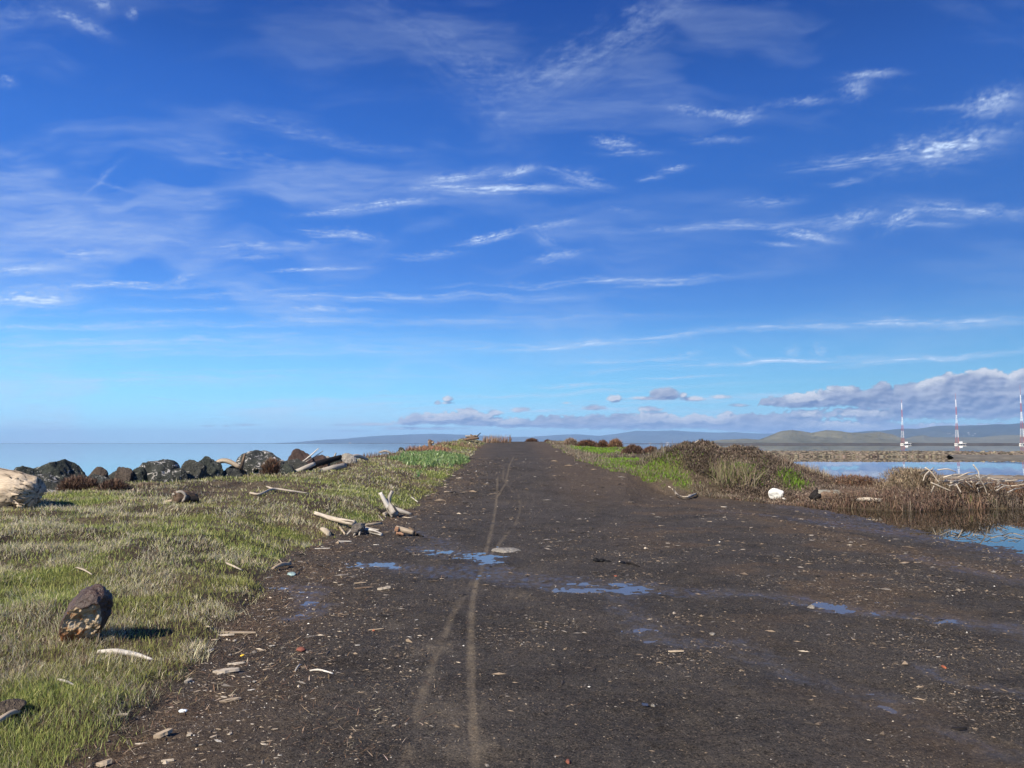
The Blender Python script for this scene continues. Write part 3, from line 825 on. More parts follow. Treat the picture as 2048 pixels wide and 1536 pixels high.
# the wet brown boulder in the grass, lower left
def near_rock():
    q = G(152, 1296)
    k = q.y / F
    b = NB("rusty_wet_rock"); p = b.coord('Object')
    a = b.noise(p, 7, 6, .65, .5); f = b.noise(p, 40, 5, .7)
    skin = b.ramp(a, [(.3, (.022, .014, .011)), (.55, (.065, .042, .034)), (.75, (.12, .085, .07))])
    sx = b.n("ShaderNodeSeparateXYZ"); b.l(p, sx.inputs[0])
    low = b.math('ADD', sx.outputs[2], b.math('MULTIPLY', b.noise(p, 6, 3, .6), .12))
    skin = b.mix(b.mr(low, .20, .10, 0, .85), skin, b.ramp(f, [(.35, (.05, .02, .008)), (.65, (.26, .10, .03))]))
    h = b.math('ADD', a, b.math('MULTIPLY', f, .4))
    s = ICO6[0]
    V = s * np.array([42 * k, 40 * k, 60 * k])
    V[:, 0] += s[:, 2] * 17 * k; V[:, 0] *= 1 - .06 * s[:, 2]
    V += s * ((fbm3(s[:, 0] * 1.6 + 3, s[:, 1] * 1.6, s[:, 2] * 1.6, 4, 8) - .5) * .085)[:, None]
    cut = np.zeros(len(V))
    for n, d, w_ in (((.30, -.80, -.52), 17 * k, .95), ((.96, -.12, -.25), 31 * k, .9), ((.15, -.45, -.88), 36 * k, .9)):
        n = np.array(n); n /= np.linalg.norm(n)
        e = V @ n - d + (fbm3(V[:, 0] * 14, V[:, 1] * 14, V[:, 2] * 14, 3, 9) - .5) * .07
        over = np.maximum(0, e); V = V - n * (over * w_)[:, None]
        if w_ == .95 or d > 35 * k: cut = np.maximum(cut, ss(.0, .012, e))
    V += s * ((fbm3(s[:, 0] * 9, s[:, 1] * 9, s[:, 2] * 9, 3, 18) - .5) * (.010 + .020 * cut))[:, None]
    V[:, 2] += 55 * k
    face = b.ramp(b.noise(p, 12, 5, .6, .5), [(.35, (.30, .11, .03)), (.45, (.36, .26, .15)), (.58, (.46, .38, .27)), (.72, (.34, .29, .23))])
    lowc = b.math('ADD', sx.outputs[2], b.math('MULTIPLY', sx.outputs[0], .6))
    face = b.mix(b.mr(lowc, .07, .0, 0, .9), face, (.22, .075, .018))
    face = b.mix(b.mr(f, .45, .3, 0, .5), face, (.14, .09, .05))
    cm = b.attr('cut')
    col = b.mix(cm, skin, face)
    m1 = b.done(b.bsdf(col, b.mr(cm, 0, 1, .42, .85), b.bump(h, .9, .03), .4))
    me_ = mesh("stone", V, ICO6[1], m1, {'cut': ('FLOAT', cut)})
    link("rock", me_, None, (q.x, q.y + .12, q.z - .01), 'dark brown wet rock standing upright in the grass, its broken base orange and cream', 'rock')
near_rock()

# ------------------------------------------------------------------ driftwood
def gpts(px, lift=0.0):
    out = []
    for q in px:
        g = G(q[0], q[1]); out.append(Vector((g.x, g.y, g.z + lift + (q[2] if len(q) > 2 else 0))))
    return out
def stick(px, r, mat, label, name='driftwood_stick', cat='driftwood', group=None, sides=8, rough=.18, seed=None, jag=.6, lift=None, parent=None):
    """px: list of (u, v[, extra height]) on the ground; r in picture pixels (radius)"""
    pts = gpts(px); k = sum(p.y for p in pts) / len(pts) / F
    if not hasattr(r, '__len__'): r = [r * 1.0, r * .8]
    if len(pts) != len(r): r = list(np.interp(np.linspace(0, 1, len(pts)), np.linspace(0, 1, len(r)), r))
    rr = [max(.003, x * k) for x in r]
    pts = [Vector((p.x, p.y, p.z + q * .7)) for p, q in zip(pts, rr)]
    seed = seed if seed is not None else int(px[0][0] + px[0][1])
    return wood(name, [tube(pts, rr, sides, rough, seed, jag)], mat, parent, label, cat, group)

print("driftwood")
# big pale log at the left edge
def big_log():
    c = G(40, 1022); k = c.y / F
    root = empty("driftwood_log", (c.x, c.y + .4, c.z), 'huge pale weathered log with ragged broken end, in the grass at left edge', 'log')
    e = Vector((c.x - .05, c.y + .35, c.z + .27)); s = Vector((c.x - 3.6, c.y + 1.1, c.z + .58))
    pts = [s, s.lerp(e, .4), s.lerp(e, .75), s.lerp(e, .93), e]
    V, Fc, g = tube(pts, [.40, .40, .39, .35, .24], 64, .13, 4, .55, 1, 14)
    # splintered end
    d = np.linalg.norm(V - np.array(tuple(e)), axis=1)
    amt = np.exp(-(d / .45) ** 2)
    V[:, 0] += amt * (fbm3(V[:, 0] * 3, V[:, 1] * 12, V[:, 2] * 12, 3, 5) - .5) * .35
    V[:, 2] += amt * (fbm3(V[:, 0] * 9, V[:, 1] * 9, V[:, 2] * 9, 3, 6) - .5) * .14
    V[:, 1] += amt * (fbm3(V[:, 0] * 9 + 4, V[:, 1] * 9, V[:, 2] * 9, 3, 7) - .5) * .14
    wood("trunk", [(V, Fc, g)], M_WBIG, root)
    for i in range(9):
        a = i * .7
        b = e + Vector((-.12, -.20 * math.cos(a) - .1, .2 * math.sin(a)))
        t = b + Vector((random.uniform(.1, .2), random.uniform(-.05, .02), random.uniform(-.08, .05)))
        wood("splinter", [tube([b, t], [.03, .008], 6, .2, i, .4)], M_WBIG, root)
big_log()

# V-shaped forked log
def fork_log():
    q = G(783, 1034); k = q.y / F
    root = empty("forked_driftwood", tuple(q), 'forked driftwood log with two upright pale limbs at the grass edge', 'driftwood')
    def w(dx, dy, dz): return Vector((q.x + dx * k, q.y + dy * k, q.z + dz * k))
    wood("trunk", [tube([w(6, -8, 6), w(-2, 5, 14), w(-12, 14, 24)], [8, 9, 7], 16, .2, 3, .7)] if False else [tube([w(7, -8, 6), w(-1, 4, 14), w(-11, 12, 24)], [8 * k, 9 * k, 7 * k], 16, .22, 3, .7)], M_WGREY, root)
    wood("limb", [tube([w(-6, 6, 16), w(-15, 4, 32), w(-23, 2, 47)], [6 * k, 4.6 * k, 3.2 * k], 12, .12, 5, .4)], M_WWHITE, root)
    wood("limb", [tube([w(-8, 10, 18), w(-8, 16, 34), w(-2, 18, 49)], [5 * k, 4 * k, 3.4 * k], 12, .15, 6, .4)], M_WGREY, root)
    wood("limb", [tube([w(0, 8, 16), w(16, 6, 11), w(38, 2, 5)], [5 * k, 5 * k, 2.4 * k], 12, .15, 7, .9)], M_WGREY, root)
    wood("root_stub", [tube([w(-14, -4, 5), w(-8, 4, 8)], [4 * k, 4 * k], 10, .2, 8, .5)], M_WDRY, root)
    wood("hollow", [tube([w(-30, 8, 16), w(-20, 10, 9), w(-10, 12, 6)], [1.5 * k, 4 * k, 5 * k], 10, .3, 9, .5)], M_WBLACK, root)  # solid black tube left of the base, no opening modelled
fork_log()
stick([(752, 1026), (766, 1042)], [1.3, 1], M_WGREY, 'thin grey stick leaning below the forked log, upper of two')
stick([(760, 1020), (772, 1036)], [1.1, 1], M_WGREY, 'thin grey stick tucked against the base of the forked log')

# long log with a root knob
def root_log():
    root_q = G(712, 1070); k = root_q.y / F
    root = empty("driftwood_log", tuple(root_q), 'long pale driftwood pole running down the bank to a grey root knob', 'log')
    stick([(629, 1032, .03), (665, 1046, .05), (708, 1062, .10)], [3.6, 4.6, 5.5], M_WDRY, None, name='pole', parent=root, cat=None, rough=.1, sides=14)
    stick([(722, 1066, .05), (745, 1069, .02), (763, 1072, 0)], [4.6, 4.2, 3.2], M_WWHITE, None, name='pole', parent=root, cat=None, rough=.1, sides=14)
    me_ = rock_mesh("root_knob", (17 * k, 12 * k, 11 * k), 91, mat_rock("root_knob_wood", (.16, .135, .115), (.42, .38, .33), (.05, .04, .035), .9, 9), ICO5, 7, .22)
    o = link("root_knob", me_, root, (5 * k, 0, 14 * k)); o.rotation_euler = (0, R(-35), R(20))
    for i, (a, b, r0) in enumerate([((-8, -2, 10), (-18, -6, 0), 3), ((2, -6, 8), (-3, -10, -1), 3), ((9, -5, 9), (8, -9, -1), 2.6)]):
        c = root_q
        wood("root_arm", [tube([c + Vector(a) * k, c + Vector(b) * k], [r0 * k, r0 * .5 * k], 8, .2, i, .3)], M_WGREY, root)
root_log()
stick([(728, 1052), (748, 1050), (763, 1048)], [2.6, 2.8, 2.2], M_WTAN, 'short tan stick behind the grey root knob, uppermost of the three')
stick([(732, 1057), (745, 1060), (758, 1062)], [2, 2, 1.5], M_WGREY, 'crooked grey stick right of the root knob, between two paler ones')
stick([(679, 1055), (684, 1063), (690, 1070)], [2, 2.6, 1.6], M_WTAN, 'tan splinter standing under the long pole')
stick([(644, 1062), (652, 1067), (658, 1072)], [4.5, 6, 5], M_WDRY, 'stubby pale round log in the grass below the long pole', name='driftwood_log', cat='log', sides=14, rough=.12)
def red_log():
    q = G(812, 1071); k = q.y / F
    root = empty("driftwood_log", tuple(q), 'short pale log with a rusty red rotten end, lying on the mud beside the puddle', 'log')
    def w(dx, dy, dz): return Vector((q.x + dx * k, q.y + dy * k, q.z + dz * k))
    wood("trunk", [tube([w(-19, 0, 14), w(0, 0, 9), w(14, 0, 5)], [5.5 * k, 5.5 * k, 4.6 * k], 18, .12, 3, .5)], M_WTAN, root)
    wood("rotten_end", [tube([w(-20, -5, 13), w(-15, -5, 12)], [5 * k, 5.5 * k], 14, .25, 5, .5), tube([w(-17, -5, 6), w(-4, -7, 2)], [4.5 * k, 2.5 * k], 10, .3, 6, .6)], M_WRED, root)
    wood("bark", [tube([w(6, 4, 15), w(14, 3, 9), w(20, 2, 2)], [2 * k, 3 * k, 2.5 * k], 8, .3, 7, .6)], M_WBROWN, root)
red_log()
stick([(828, 1073), (836, 1071), (846, 1074)], [2, 2.6, 1.5], M_WBLACK, 'small black stick-like piece just right of the red ended log')  # black tapering tube at the right foot of the log
stick([(805, 1035), (820, 1036), (834, 1033)], [.9, 1.1, .8], M_WDRY, 'thin pale curved twig on the mud right of the forked log')
stick([(823, 996), (829, 1001), (835, 1006)], [1.6, 1.3, 1], M_WWHITE, 'short white stick at the very edge of the grass above the forked log')
# flat pale slab near the puddle
def slab(u, v, wpx, dpx, hgt, mat, label, name='flat_stone', cat='stone', seed=3, group=None, rz=0.0):
    q = G(u, v); k = q.y / F
    me_ = rock_mesh(name, (wpx * k / 2, dpx, hgt), seed, mat, ICO4, 10, .12, rz=rz)
    return link(name, me_, None, (q.x, q.y + dpx * .5, q.z + hgt * .25), label, cat, group)
slab(1013, 1104, 62, .20, .035, M_PALER, 'flat pale slab lying on the mud beside the tyre tracks')

# rotten stub in the bare patch
def stub():
    q = G(362, 1008); k = q.y / F
    root = empty("driftwood_stump", tuple(q), 'rotten grey log stub with a dark hollow, lying in the bare patch below the boulders', 'stump')
    def w(dx, dy, dz): return Vector((q.x + dx * k, q.y + dy * k, q.z + dz * k))
    wood("trunk", [tube([w(-8, -4, 12), w(4, 6, 12), w(22, 14, 10)], [13 * k, 13 * k, 8 * k], 20, .25, 5, .7)], M_WBROWN, root)
    wood("rim", [tube([w(-13, -8, 18), w(2, -8, 24), w(12, -8, 16), (w(6, -8, 4))], [3 * k, 3 * k, 3 * k, 2 * k], 10, .3, 6, .4)], M_WGREY, root)
    wood("hollow", [tube([w(16, 6, 8), w(29, 12, 9)], [8 * k, 6 * k], 14, .2, 7, .4)], M_WBLACK, root)
    wood("splinter", [tube([w(-34, 2, 4), w(-18, 2, 5)], [2.5 * k, 3 * k], 8, .2, 8, .4)], M_WTAN, root)
stub()
stick([(500, 990, .02), (520, 992, .02), (545, 985, .06), (580, 988, .05), (618, 990, .02)], [2, 2.4, 2.2, 1.9, 1.3], M_WDRY, 'long thin pale branch lying across the grassy bank')
stick([(533, 979, .05), (548, 984, .05)], [1.6, 2], M_WDRY, 'short pale side branch on top of the long thin branch')
# logs between the boulders
stick([(436, 940, .25), (455, 934, .3), (480, 942, .25), (512, 951, .05)], [5, 4.5, 3, 2], M_WWHITE, 'pale tapering log lying in front of the boulders, beside the curved log', name='driftwood_log', cat='log')
def airwood(pts, r, mat, label, name='driftwood_log', cat='log', sides=14, rough=.15, seed=1, jag=.5, group=None):
    pp = [P(u, v, Y) for u, v, Y in pts]; k = pp[0].y / F
    return wood(name, [tube(pp, [x * k for x in r], sides, rough, seed, jag)], mat, None, label, cat, group)
airwood([(428, 930, 22.6), (442, 922, 22.6), (458, 923, 22.6), (480, 935, 22.6)], [4, 5, 5, 4], M_WTAN, 'brown grained curved log bridging the gap between two boulders')
airwood([(482, 938, 22.4), (486, 922, 22.4), (490, 908, 22.4)], [4, 3, 2], M_WBROWN, 'short dark upright stake leaning on the largest boulder', name='stake', cat='stake')
airwood([(603, 925, 24.9), (620, 912, 24.9), (637, 897, 24.9)], [1.5, 1.3, 1.0], M_WWHITE, 'thin white pole leaning up over the water among the boulders', name='pole', cat='pole', sides=8)
airwood([(612, 924, 25.0), (630, 913, 25.0), (646, 902, 25.0)], [1.3, 1.0, .7], M_WGREY, 'thin grey stick leaning beside the white pole', name='driftwood_stick', cat='driftwood', sides=8)
airwood([(593, 944, 24.0), (625, 931, 24.3), (655, 922, 24.8), (681, 914, 25.2)], [6, 6, 6, 5], M_WBLACK, 'charred black plank sloping up from the grass to the right', name='charred_plank', cat='plank', rough=.3, jag=1)
airwood([(590, 944, 23.7), (612, 935, 23.7), (628, 928, 23.9)], [4, 5, 4], M_WGREY, 'grey weathered plank lying against the charred plank', name='plank', cat='plank', rough=.2, jag=.6)
airwood([(640, 943, 24.2), (665, 936, 24.2), (690, 931, 24.6)], [4, 6, 5], M_WGREY, 'pale crumbling log under the charred plank', rough=.3)
airwood([(668, 915, 26.0), (672, 906, 26.0)], [2, 1.4], M_WGREY, 'stubby upright snag at the top end of the charred plank', name='snag', cat='driftwood')
airwood([(695, 916, 28.0), (715, 912, 28.5), (735, 919, 29)], [4, 4, 2.5], M_WDRY, 'pale log on the shore right of the charred plank', rough=.2)
airwood([(758, 905, 34), (772, 902, 34), (785, 908, 34)], [2, 2.5, 1.5], M_WGREY, 'short grey log at the shore behind the iceplant', rough=.2)

# stump post on the crest of the bank
def stump_post():
    a = P(861, 905, 42); k = a.y / F
    root = empty("tree_stump", tuple(a), 'upright broken wooden stump standing on the bank against the far hills', 'stump')
    def w(dx, dy, dz): return Vector((a.x + dx * k, a.y + dy * k, a.z + dz * k))
    wood("trunk", [tube([w(3, 0, -6), w(0, 0, 8), w(-1, 0, 17), w(1, 0, 24)], [6 * k, 4.2 * k, 4.4 * k, 6 * k], 14, .2, 5, .3)], M_WBROWN, root)
    wood("cap", [tube([w(-5, -2, 21), w(6, -2, 20)], [2.2 * k, 3 * k], 10, .2, 6, .3)], M_WTAN, root)
    wood("side_stake", [tube([w(-8, 0, -2), w(-15, 0, 14)], [3 * k, 1.6 * k], 8, .2, 7, .3)], M_WBROWN, root)
    r2 = P(883, 894, 43)
stump_post()
airwood([(886, 897, 43), (880, 888, 43), (877, 884, 43)], [1.0, .9, .7], M_WBROWN, 'thin dark stake leaning left beside the broken stump', name='stake', cat='stake', sides=8)
def crest_pile():
    a = P(943, 878, 55); k = a.y / F
    root = empty("driftwood_pile", tuple(a), 'dark rotten driftwood tangle on the highest point of the bank left of the road', 'driftwood')
    def w(dx, dy, dz): return Vector((a.x + dx * k, a.y + dy * k, a.z + dz * k))
    for i, (p, q, r0, m) in enumerate([((-14, 0, -2), (8, 0, 6), 3, M_WBROWN), ((-12, 2, 5), (12, 2, 7), 2, M_WGREY), ((-8, -3, 0), (14, -3, 2), 3, M_WBROWN), ((6, 0, 0), (18, 0, 12), 1.1, M_WBLACK), ((-2, 2, 8), (10, -2, 0), 2.2, M_WBROWN), ((-18, 0, -4), (-6, 0, 3), 2, M_WBLACK)]):
        wood("branch", [tube([w(*p), w(*q)], [r0 * k, r0 * .7 * k], 8, .3, i, .6)], m, root)
crest_pile()

# right-hand pieces
stick([(1337, 978, .03), (1347, 985, .02), (1356, 995, .02), (1372, 999, .02), (1388, 994, .05)], [1.4, 2, 2.4, 2.6, 2], M_WDRY, 'bent pale branch lying at the foot of the brushy mound')
stick([(1378, 997, .04), (1386, 996, .06), (1393, 992, .08)], [3, 2.5, 1], M_WGREY, 'splintered grey chunk at the right end of the bent branch')
def float_bag():
    q = G(1555, 1002); k = q.y / F
    me_ = rock_mesh("white_float", (15 * k, 13 * k, 12.5 * k), 62, M_WHITE, ICO5, 9, .10)
    link("white_float", me_, None, (q.x, q.y + .1, q.z + 10.5 * k), 'lumpy white foam float lying against the brown brush', 'float')
float_bag()
def black_plate():
    q = P(1643, 961, 27.5); k = q.y / F
    me_ = rock_mesh("black_tub", (12.5 * k, 4 * k, 7.5 * k), 23, M_BLACK, ICO4, 8, .05)
    o = link("black_tub", me_, None, (q.x, q.y, q.z + 4 * k), 'black rubber slab sticking up from the weeds in front of the pond', 'debris'); o.rotation_euler = (0, R(-8), 0)
black_plate()
def weedy_log():
    q = G(1640, 1006); k = q.y / F
    root = empty("driftwood_log", tuple(q), 'long orange brown decayed log half buried in brown pickleweed, its left end black', 'log')
    def w(dx, dy, dz): return Vector((q.x + dx * k, q.y + dy * k, q.z + dz * k))
    wood("trunk", [tube([w(-6, 4, 14), w(40, 6, 14), w(85, 8, 12), w(122, 10, 9)], [12 * k, 11 * k, 10 * k, 6 * k], 20, .22, 3, .5)], mat_wood("orange_decayed_wood", (.085, .055, .036), (.20, .14, .095), tint=(.20, .20, .17)), root)
    wood("charred_end", [tube([w(-14, 0, 8), w(-6, 0, 15)], [9 * k, 11 * k], 16, .35, 4, .8), tube([w(-6, -2, 18), w(-7, -2, 30)], [4 * k, 1.5 * k], 8, .3, 5, .5)], M_WBLACK, root)
weedy_log()
stick([(1716, 1008, .06), (1735, 1009, .1), (1762, 1009, .06)], [3.5, 4.5, 3.5], M_WDRY, 'short white round log lying in the pickleweed in front of the long decayed log', name='driftwood_log', cat='log', sides=16)
stick([(1566, 1002, .05), (1570, 1003, .05)], [2, 2], M_WWHITE, 'tiny white scrap just right of the foam float', name='foam_scrap', cat='debris')
# pile of bare branches on the embankment
BG = 'bare grey branches heaped on the embankment'
HEAP = [([(1846, 962, .1), (1852, 948, .3), (1868, 935, .45)], 1.6), ([(1850, 935, .4), (1862, 944, .4), (1880, 968, .1)], 1.8), ([(1862, 965, .3), (1885, 975, .2), (1902, 982, .1)], 1.6),
        ([(1886, 955, .35), (1905, 950, .4), (1935, 948, .3)], 1.7), ([(1888, 962, .35), (1908, 962, .4), (1926, 958, .3)], 1.6), ([(1900, 966, .4), (1918, 965, .4), (1945, 985, .05)], 1.9),
        ([(1898, 972, .3), (1912, 967, .35)], 1.3), ([(1912, 968, .35), (1922, 985, .1)], 1.3), ([(1932, 963, .35), (1945, 975, .2)], 1.5), ([(1942, 962, .35), (1952, 976, .2), (1968, 990, .05)], 1.5),
        ([(1960, 995, .1), (1955, 975, .3)], 1.4), ([(1970, 965, .3), (1985, 985, .1), (2000, 1000, .02)], 1.4), ([(1992, 982, .1), (2003, 975, .2), (2012, 970, .25)], 1.7),
        ([(1998, 968, .2), (2020, 972, .2), (2050, 968, .2)], 1.3), ([(2010, 962, .25), (2035, 960, .2)], 1.3), ([(1875, 940, .3), (1895, 938, .35), (1912, 944, .3)], 1.5),
        ([(1915, 955, .4), (1935, 946, .4), (1952, 944, .35)], 1.4), ([(2015, 985, .1), (2030, 978, .2), (2048, 975, .2)], 1.3), ([(1840, 950, .3), (1850, 942, .4), (1862, 940, .4)], 1.2),
        ([(1975, 955, .3), (1995, 960, .25), (2015, 957, .25)], 1.2), ([(1868, 972, .2), (1862, 985, .05)], 1.6), ([(1952, 950, .4), (1966, 968, .3), (1975, 990, .05)], 1.2)]
for i, (px, r0) in enumerate(HEAP):
    yb = random.uniform(20.8, 21.9)
    airwood([(q[0], q[1], yb + j * random.uniform(-.1, .25)) for j, q in enumerate(px)], [r0 * .9, r0 * .85, r0 * .5][:len(px)], M_WDRY, 'bare crooked grey branch in the heap on the embankment beside the pond', name='driftwood_branch', cat='driftwood', group=BG, sides=6, rough=.2, seed=i, jag=.2)
for i in range(60):
    u = random.uniform(1870, 2060); v = random.uniform(952, 984); a = random.uniform(-.6, .6); L = random.uniform(10, 28)
    yb = random.uniform(20.9, 22.4)
    airwood([(u, v, yb), (u + L * math.cos(a) * .5, v - L * math.sin(a) * .3 - random.uniform(0, 4), yb + .1), (u + L * math.cos(a), v - L * math.sin(a) * .5, yb + .2)], [.9, .8, .4], M_WGREY,
          'bare crooked grey branch in the heap on the embankment beside the pond', name='driftwood_branch', cat='driftwood', group=BG, sides=5, rough=.2, seed=100 + i, jag=.2)
airwood([(1958, 962, 25), (1957, 945, 25), (1953, 938, 25), (1946, 929, 25)], [1.4, 1.2, 1.6, 1.4], M_WWHITE, 'single upright branch with a white tip rising from the branch heap', name='driftwood_branch', cat='driftwood', sides=8)
airwood([(1584, 957, 26), (1600, 945, 26.2), (1618, 956, 26)], [1.4, 1.4, 1.2], M_WDRY, 'pale bent branch arching over the weeds left of the black rubber slab', name='driftwood_branch', cat='driftwood', sides=8)
airwood([(1588, 940, 27), (1606, 932, 27), (1620, 950, 27)], [1.2, 1.2, 1.0], M_WGREY, 'thin dull branch arching behind the pale bent one', name='driftwood_branch', cat='driftwood', sides=8)
airwood([(1384, 890, 27.3), (1392, 884, 27.3), (1398, 880, 27.3)], [1.6, 1.2, .6], M_WDRY, 'pale split wood sticking out of the top of the brushy mound', name='driftwood_stick', cat='driftwood', sides=8)

# near sticks and boards on the left
stick([(197, 1309, .01), (232, 1316, .03), (270, 1319, .02), (305, 1325, .01)], [3.5, 5.5, 5, 2.5], M_WWHITE, 'smooth white stick lying in the grass just right of the brown rock', sides=12, rough=.08)
stick([(116, 1368, .02), (133, 1373, .02), (150, 1377, .01)], [2.5, 2.6, 1.6], M_WWHITE, 'short white stick in the green grass below the brown rock')
stick([(-40, 1478, .02), (0, 1455, .03), (22, 1441, .03), (36, 1434, .02)], [7, 6, 5, 5], M_WTAN, 'thick tan stick entering the frame at the left edge', sides=12, rough=.1)
stick([(152, 1142, .03), (168, 1148, .03), (184, 1154, .02)], [1.6, 1.8, 1.2], M_WDRY, 'thin pale stick lying in the grass above the brown rock')
stick([(452, 1131, .02), (468, 1138, .02), (485, 1144, .01)], [2, 2, 1.2], M_WDRY, 'slim pale stick beside a green tuft near the grass edge')
stick([(545, 1141, .01), (562, 1138, .03), (580, 1134, .02)], [2.5, 4, 3], M_WTAN, 'curled tan bark piece at the grass edge beside the small bottle', name='bark_piece', cat='bark')
stick([(552, 1118, .0), (560, 1126, .02), (566, 1132, .0)], [1, 1, .7], M_WTAN, 'thin brown twig above the curled bark piece', name='twig', cat='twig')
def board(u, v, L, W_, T, ang, mat, label, name='wood_chip', cat='wood chip', group=None, seed=1, tilt=0):
    """thin irregular splinter or board lying on the ground; L, W in pixels"""
    q = G(u, v); k = q.y / F
    r = np.random.default_rng(seed)
    n = 9; xs = np.linspace(-.5, .5, n)
    top = .5 * (1 - (2 * np.abs(xs)) ** r.uniform(1.6, 4)) * r.uniform(.7, 1.2, n) + .06; bot = -.5 * (1 - (2 * np.abs(xs)) ** r.uniform(1.6, 4)) * r.uniform(.7, 1.2, n) - .06
    V = []; Gr = []
    Lm, Wm = L * k, W_ * k
    for z in (0, T):
        for x, t, b in zip(xs, top, bot):
            for yv in (b, t):
                V.append((x * Lm, yv * Wm, z + (math.sin(x * 3) * T * .4))); Gr.append((x * Lm, yv * Wm, z))
    V = np.array(V); i = np.arange(n - 1) * 2; o = 2 * n
    Q = np.concatenate([np.stack([i + o, i + 2 + o, i + 3 + o, i + 1 + o], 1), np.stack([i, i + 1, i + 3, i + 2], 1), np.stack([i, i + 2, i + 2 + o, i + o], 1), np.stack([i + 1, i + 1 + o, i + 3 + o, i + 3], 1),
                        np.array([[0, o, o + 1, 1], [2 * n - 2, 2 * n - 1, o + 2 * n - 1, o + 2 * n - 2]])])
    ob = link(name, mesh(name, V, [Q], mat, {'grain': ('FLOAT_VECTOR', np.array(Gr))}, False), None, (q.x, q.y, q.z + .004), label, cat, group)
    ob.rotation_euler = (R(tilt), random.uniform(-.06, .06), ang)
    return ob
NB_ = [(465, 1268, 90, 7, .012, .02, M_WTAN, 'long narrow splintered board, upper of two at the grass edge', 'board', 'board'),
       (445, 1273, 46, 5, .012, .0, M_WDRY, 'shorter board tucked under the long splintered board', 'board', 'board'),
       (415, 1255, 22, 3, .008, -.8, M_WDRY, 'small splinter poking up left of the long board', 'wood_chip', 'wood chip'),
       (452, 1346, 50, 16, .018, .12, M_WDRY, 'broadest pale wooden chunk in the debris below the boards', 'wood_chunk', 'wood chunk'),
       (472, 1331, 32, 5, .01, .15, M_WDRY, 'narrow pale chip just above the broad wooden chunk', 'wood_chip', 'wood chip'),
       (460, 1404, 40, 8, .012, .35, M_WTAN, 'slanting brown wood chip on the debris left of the track', 'wood_chip', 'wood chip'),
       (326, 1474, 34, 13, .02, .4, M_WTAN, 'knobbly tan wood lump on the mud near the bottom left', 'wood_chunk', 'wood chunk'),
       (378, 1473, 12, 6, .01, -.6, M_WDRY, 'small curled chip right of the knobbly lump', 'wood_chip', 'wood chip'),
       (285, 1490, 30, 2.5, .006, .0, M_WDRY, 'thin straight straw below the knobbly lump', 'twig', 'twig'),
       (208, 1532, 30, 12, .02, .1, M_WTAN, 'pinkish board fragment cut by the bottom edge of the photo', 'wood_chunk', 'wood chunk'),
       (335, 1525, 26, 4, .01, -.1, M_WDRY, 'pale chip close to the bottom edge, right of the pinkish fragment', 'wood_chip', 'wood chip'),
       (376, 1366, 16, 10, .015, .9, M_WGREY, 'grey chip standing against the grass edge', 'wood_chip', 'wood chip'),
       (420, 1305, 16, 7, .01, .8, M_WGREY, 'greenish grey chip under the long board', 'wood_chip', 'wood chip'),
       (242, 1434, 26, 4, .01, -.05, M_WDRY, 'pale chip at the foot of the grass, left of the glass shard', 'wood_chip', 'wood chip'),
       (768, 1179, 26, 8, .02, .0, M_WDRY, 'pale driftwood chunk on the mud left of the track, between two puddles', 'wood_chunk', 'wood chunk'),
       (727, 1177, 34, 5, .01, .0, M_WBROWN, 'reddish brown bark strip left of the pale chunk', 'bark_strip', 'bark'),
       (720, 1168, 24, 3, .008, .0, M_WTAN, 'thin tan chip above the reddish bark strip', 'wood_chip', 'wood chip'),
       (770, 1234, 34, 3, .008, .06, M_WBLACK, 'thin dark twig lying level on the mud', 'twig', 'twig'),
       (752, 1262, 30, 3.5, .008, .0, M_WTAN, 'small orange tinted splinter below the dark twig', 'wood_chip', 'wood chip'),
       (645, 1098, 30, 4, .01, .1, M_WWHITE, 'bright white stick fragment at the mud edge below the long pole', 'wood_chip', 'wood chip'),
       (690, 1085, 26, 3, .01, .0, M_WWHITE, 'slim white stick on the mud below the root knob', 'wood_chip', 'wood chip'),
       (1232, 1107, 1, 1, .001, 0, M_WWHITE, None, None, None)]
for i, (u, v, L, W_, T, a, m, lab, nm, ct) in enumerate(NB_):
    if lab: board(u, v, L, W_, T, a, m, lab, nm, ct, seed=i + 3)
stick([(620, 1343, .0), (635, 1344, .01), (650, 1347, .01), (666, 1349, 0)], [1.6, 1.8, 1.8, 1.2], M_WWHITE, 'slender wavy white stick lying on the speckled mud')
stick([(590, 1343, 0), (597, 1336, .01), (602, 1331, 0)], [1.2, 1.6, 1.0], M_WWHITE, 'short curved white stick left of the wavy one')
def blackclump():
    q = G(1203, 1124); k = q.y / F
    root = empty("kelp_clump", tuple(q), 'black rotting clump lying on the mud right of the puddle', 'debris')
    for i, (p, s) in enumerate([((-10, 0, 3), (7, 4, 5)), ((2, 2, 2), (9, 5, 4.5)), ((12, 0, 1), (8, 3, 2)), ((19, -1, 0), (5, 2, 1.2))]):
        o = link("lump", rock_mesh("lump", tuple(x * k for x in s), 40 + i, M_BLACK, ICO3, 6, .25), root, tuple(x * k for x in p))
blackclump()
stick([(1254, 1129, .01), (1266, 1131, .01), (1279, 1134, .0)], [2.4, 2.2, 1.2], M_WBLACK, 'charred black stick a little right of the black clump')
slab(1246, 1127, 12, .05, .02, M_BLACK, 'tiny black lump between the black clump and the charred stick', 'charcoal_lump', 'debris', 9)
M_BRICK = mat_plain("red_stone", (.17, .06, .04), .8, .3)
M_ORANGE = mat_plain("orange_scrap", (.28, .09, .045), .6, .3)
M_YEL = mat_plain("yellow_scrap", (.75, .50, .05), .5, .1)
slab(601, 1303, 18, .035, .02, M_BRICK, 'rust red flat stone on the speckled mud', 'stone', 'stone', 8)
slab(747, 1263, 6, .02, .01, M_ORANGE, 'small orange scrap beside a splinter left of the tracks', 'plastic_scrap', 'litter', 8)
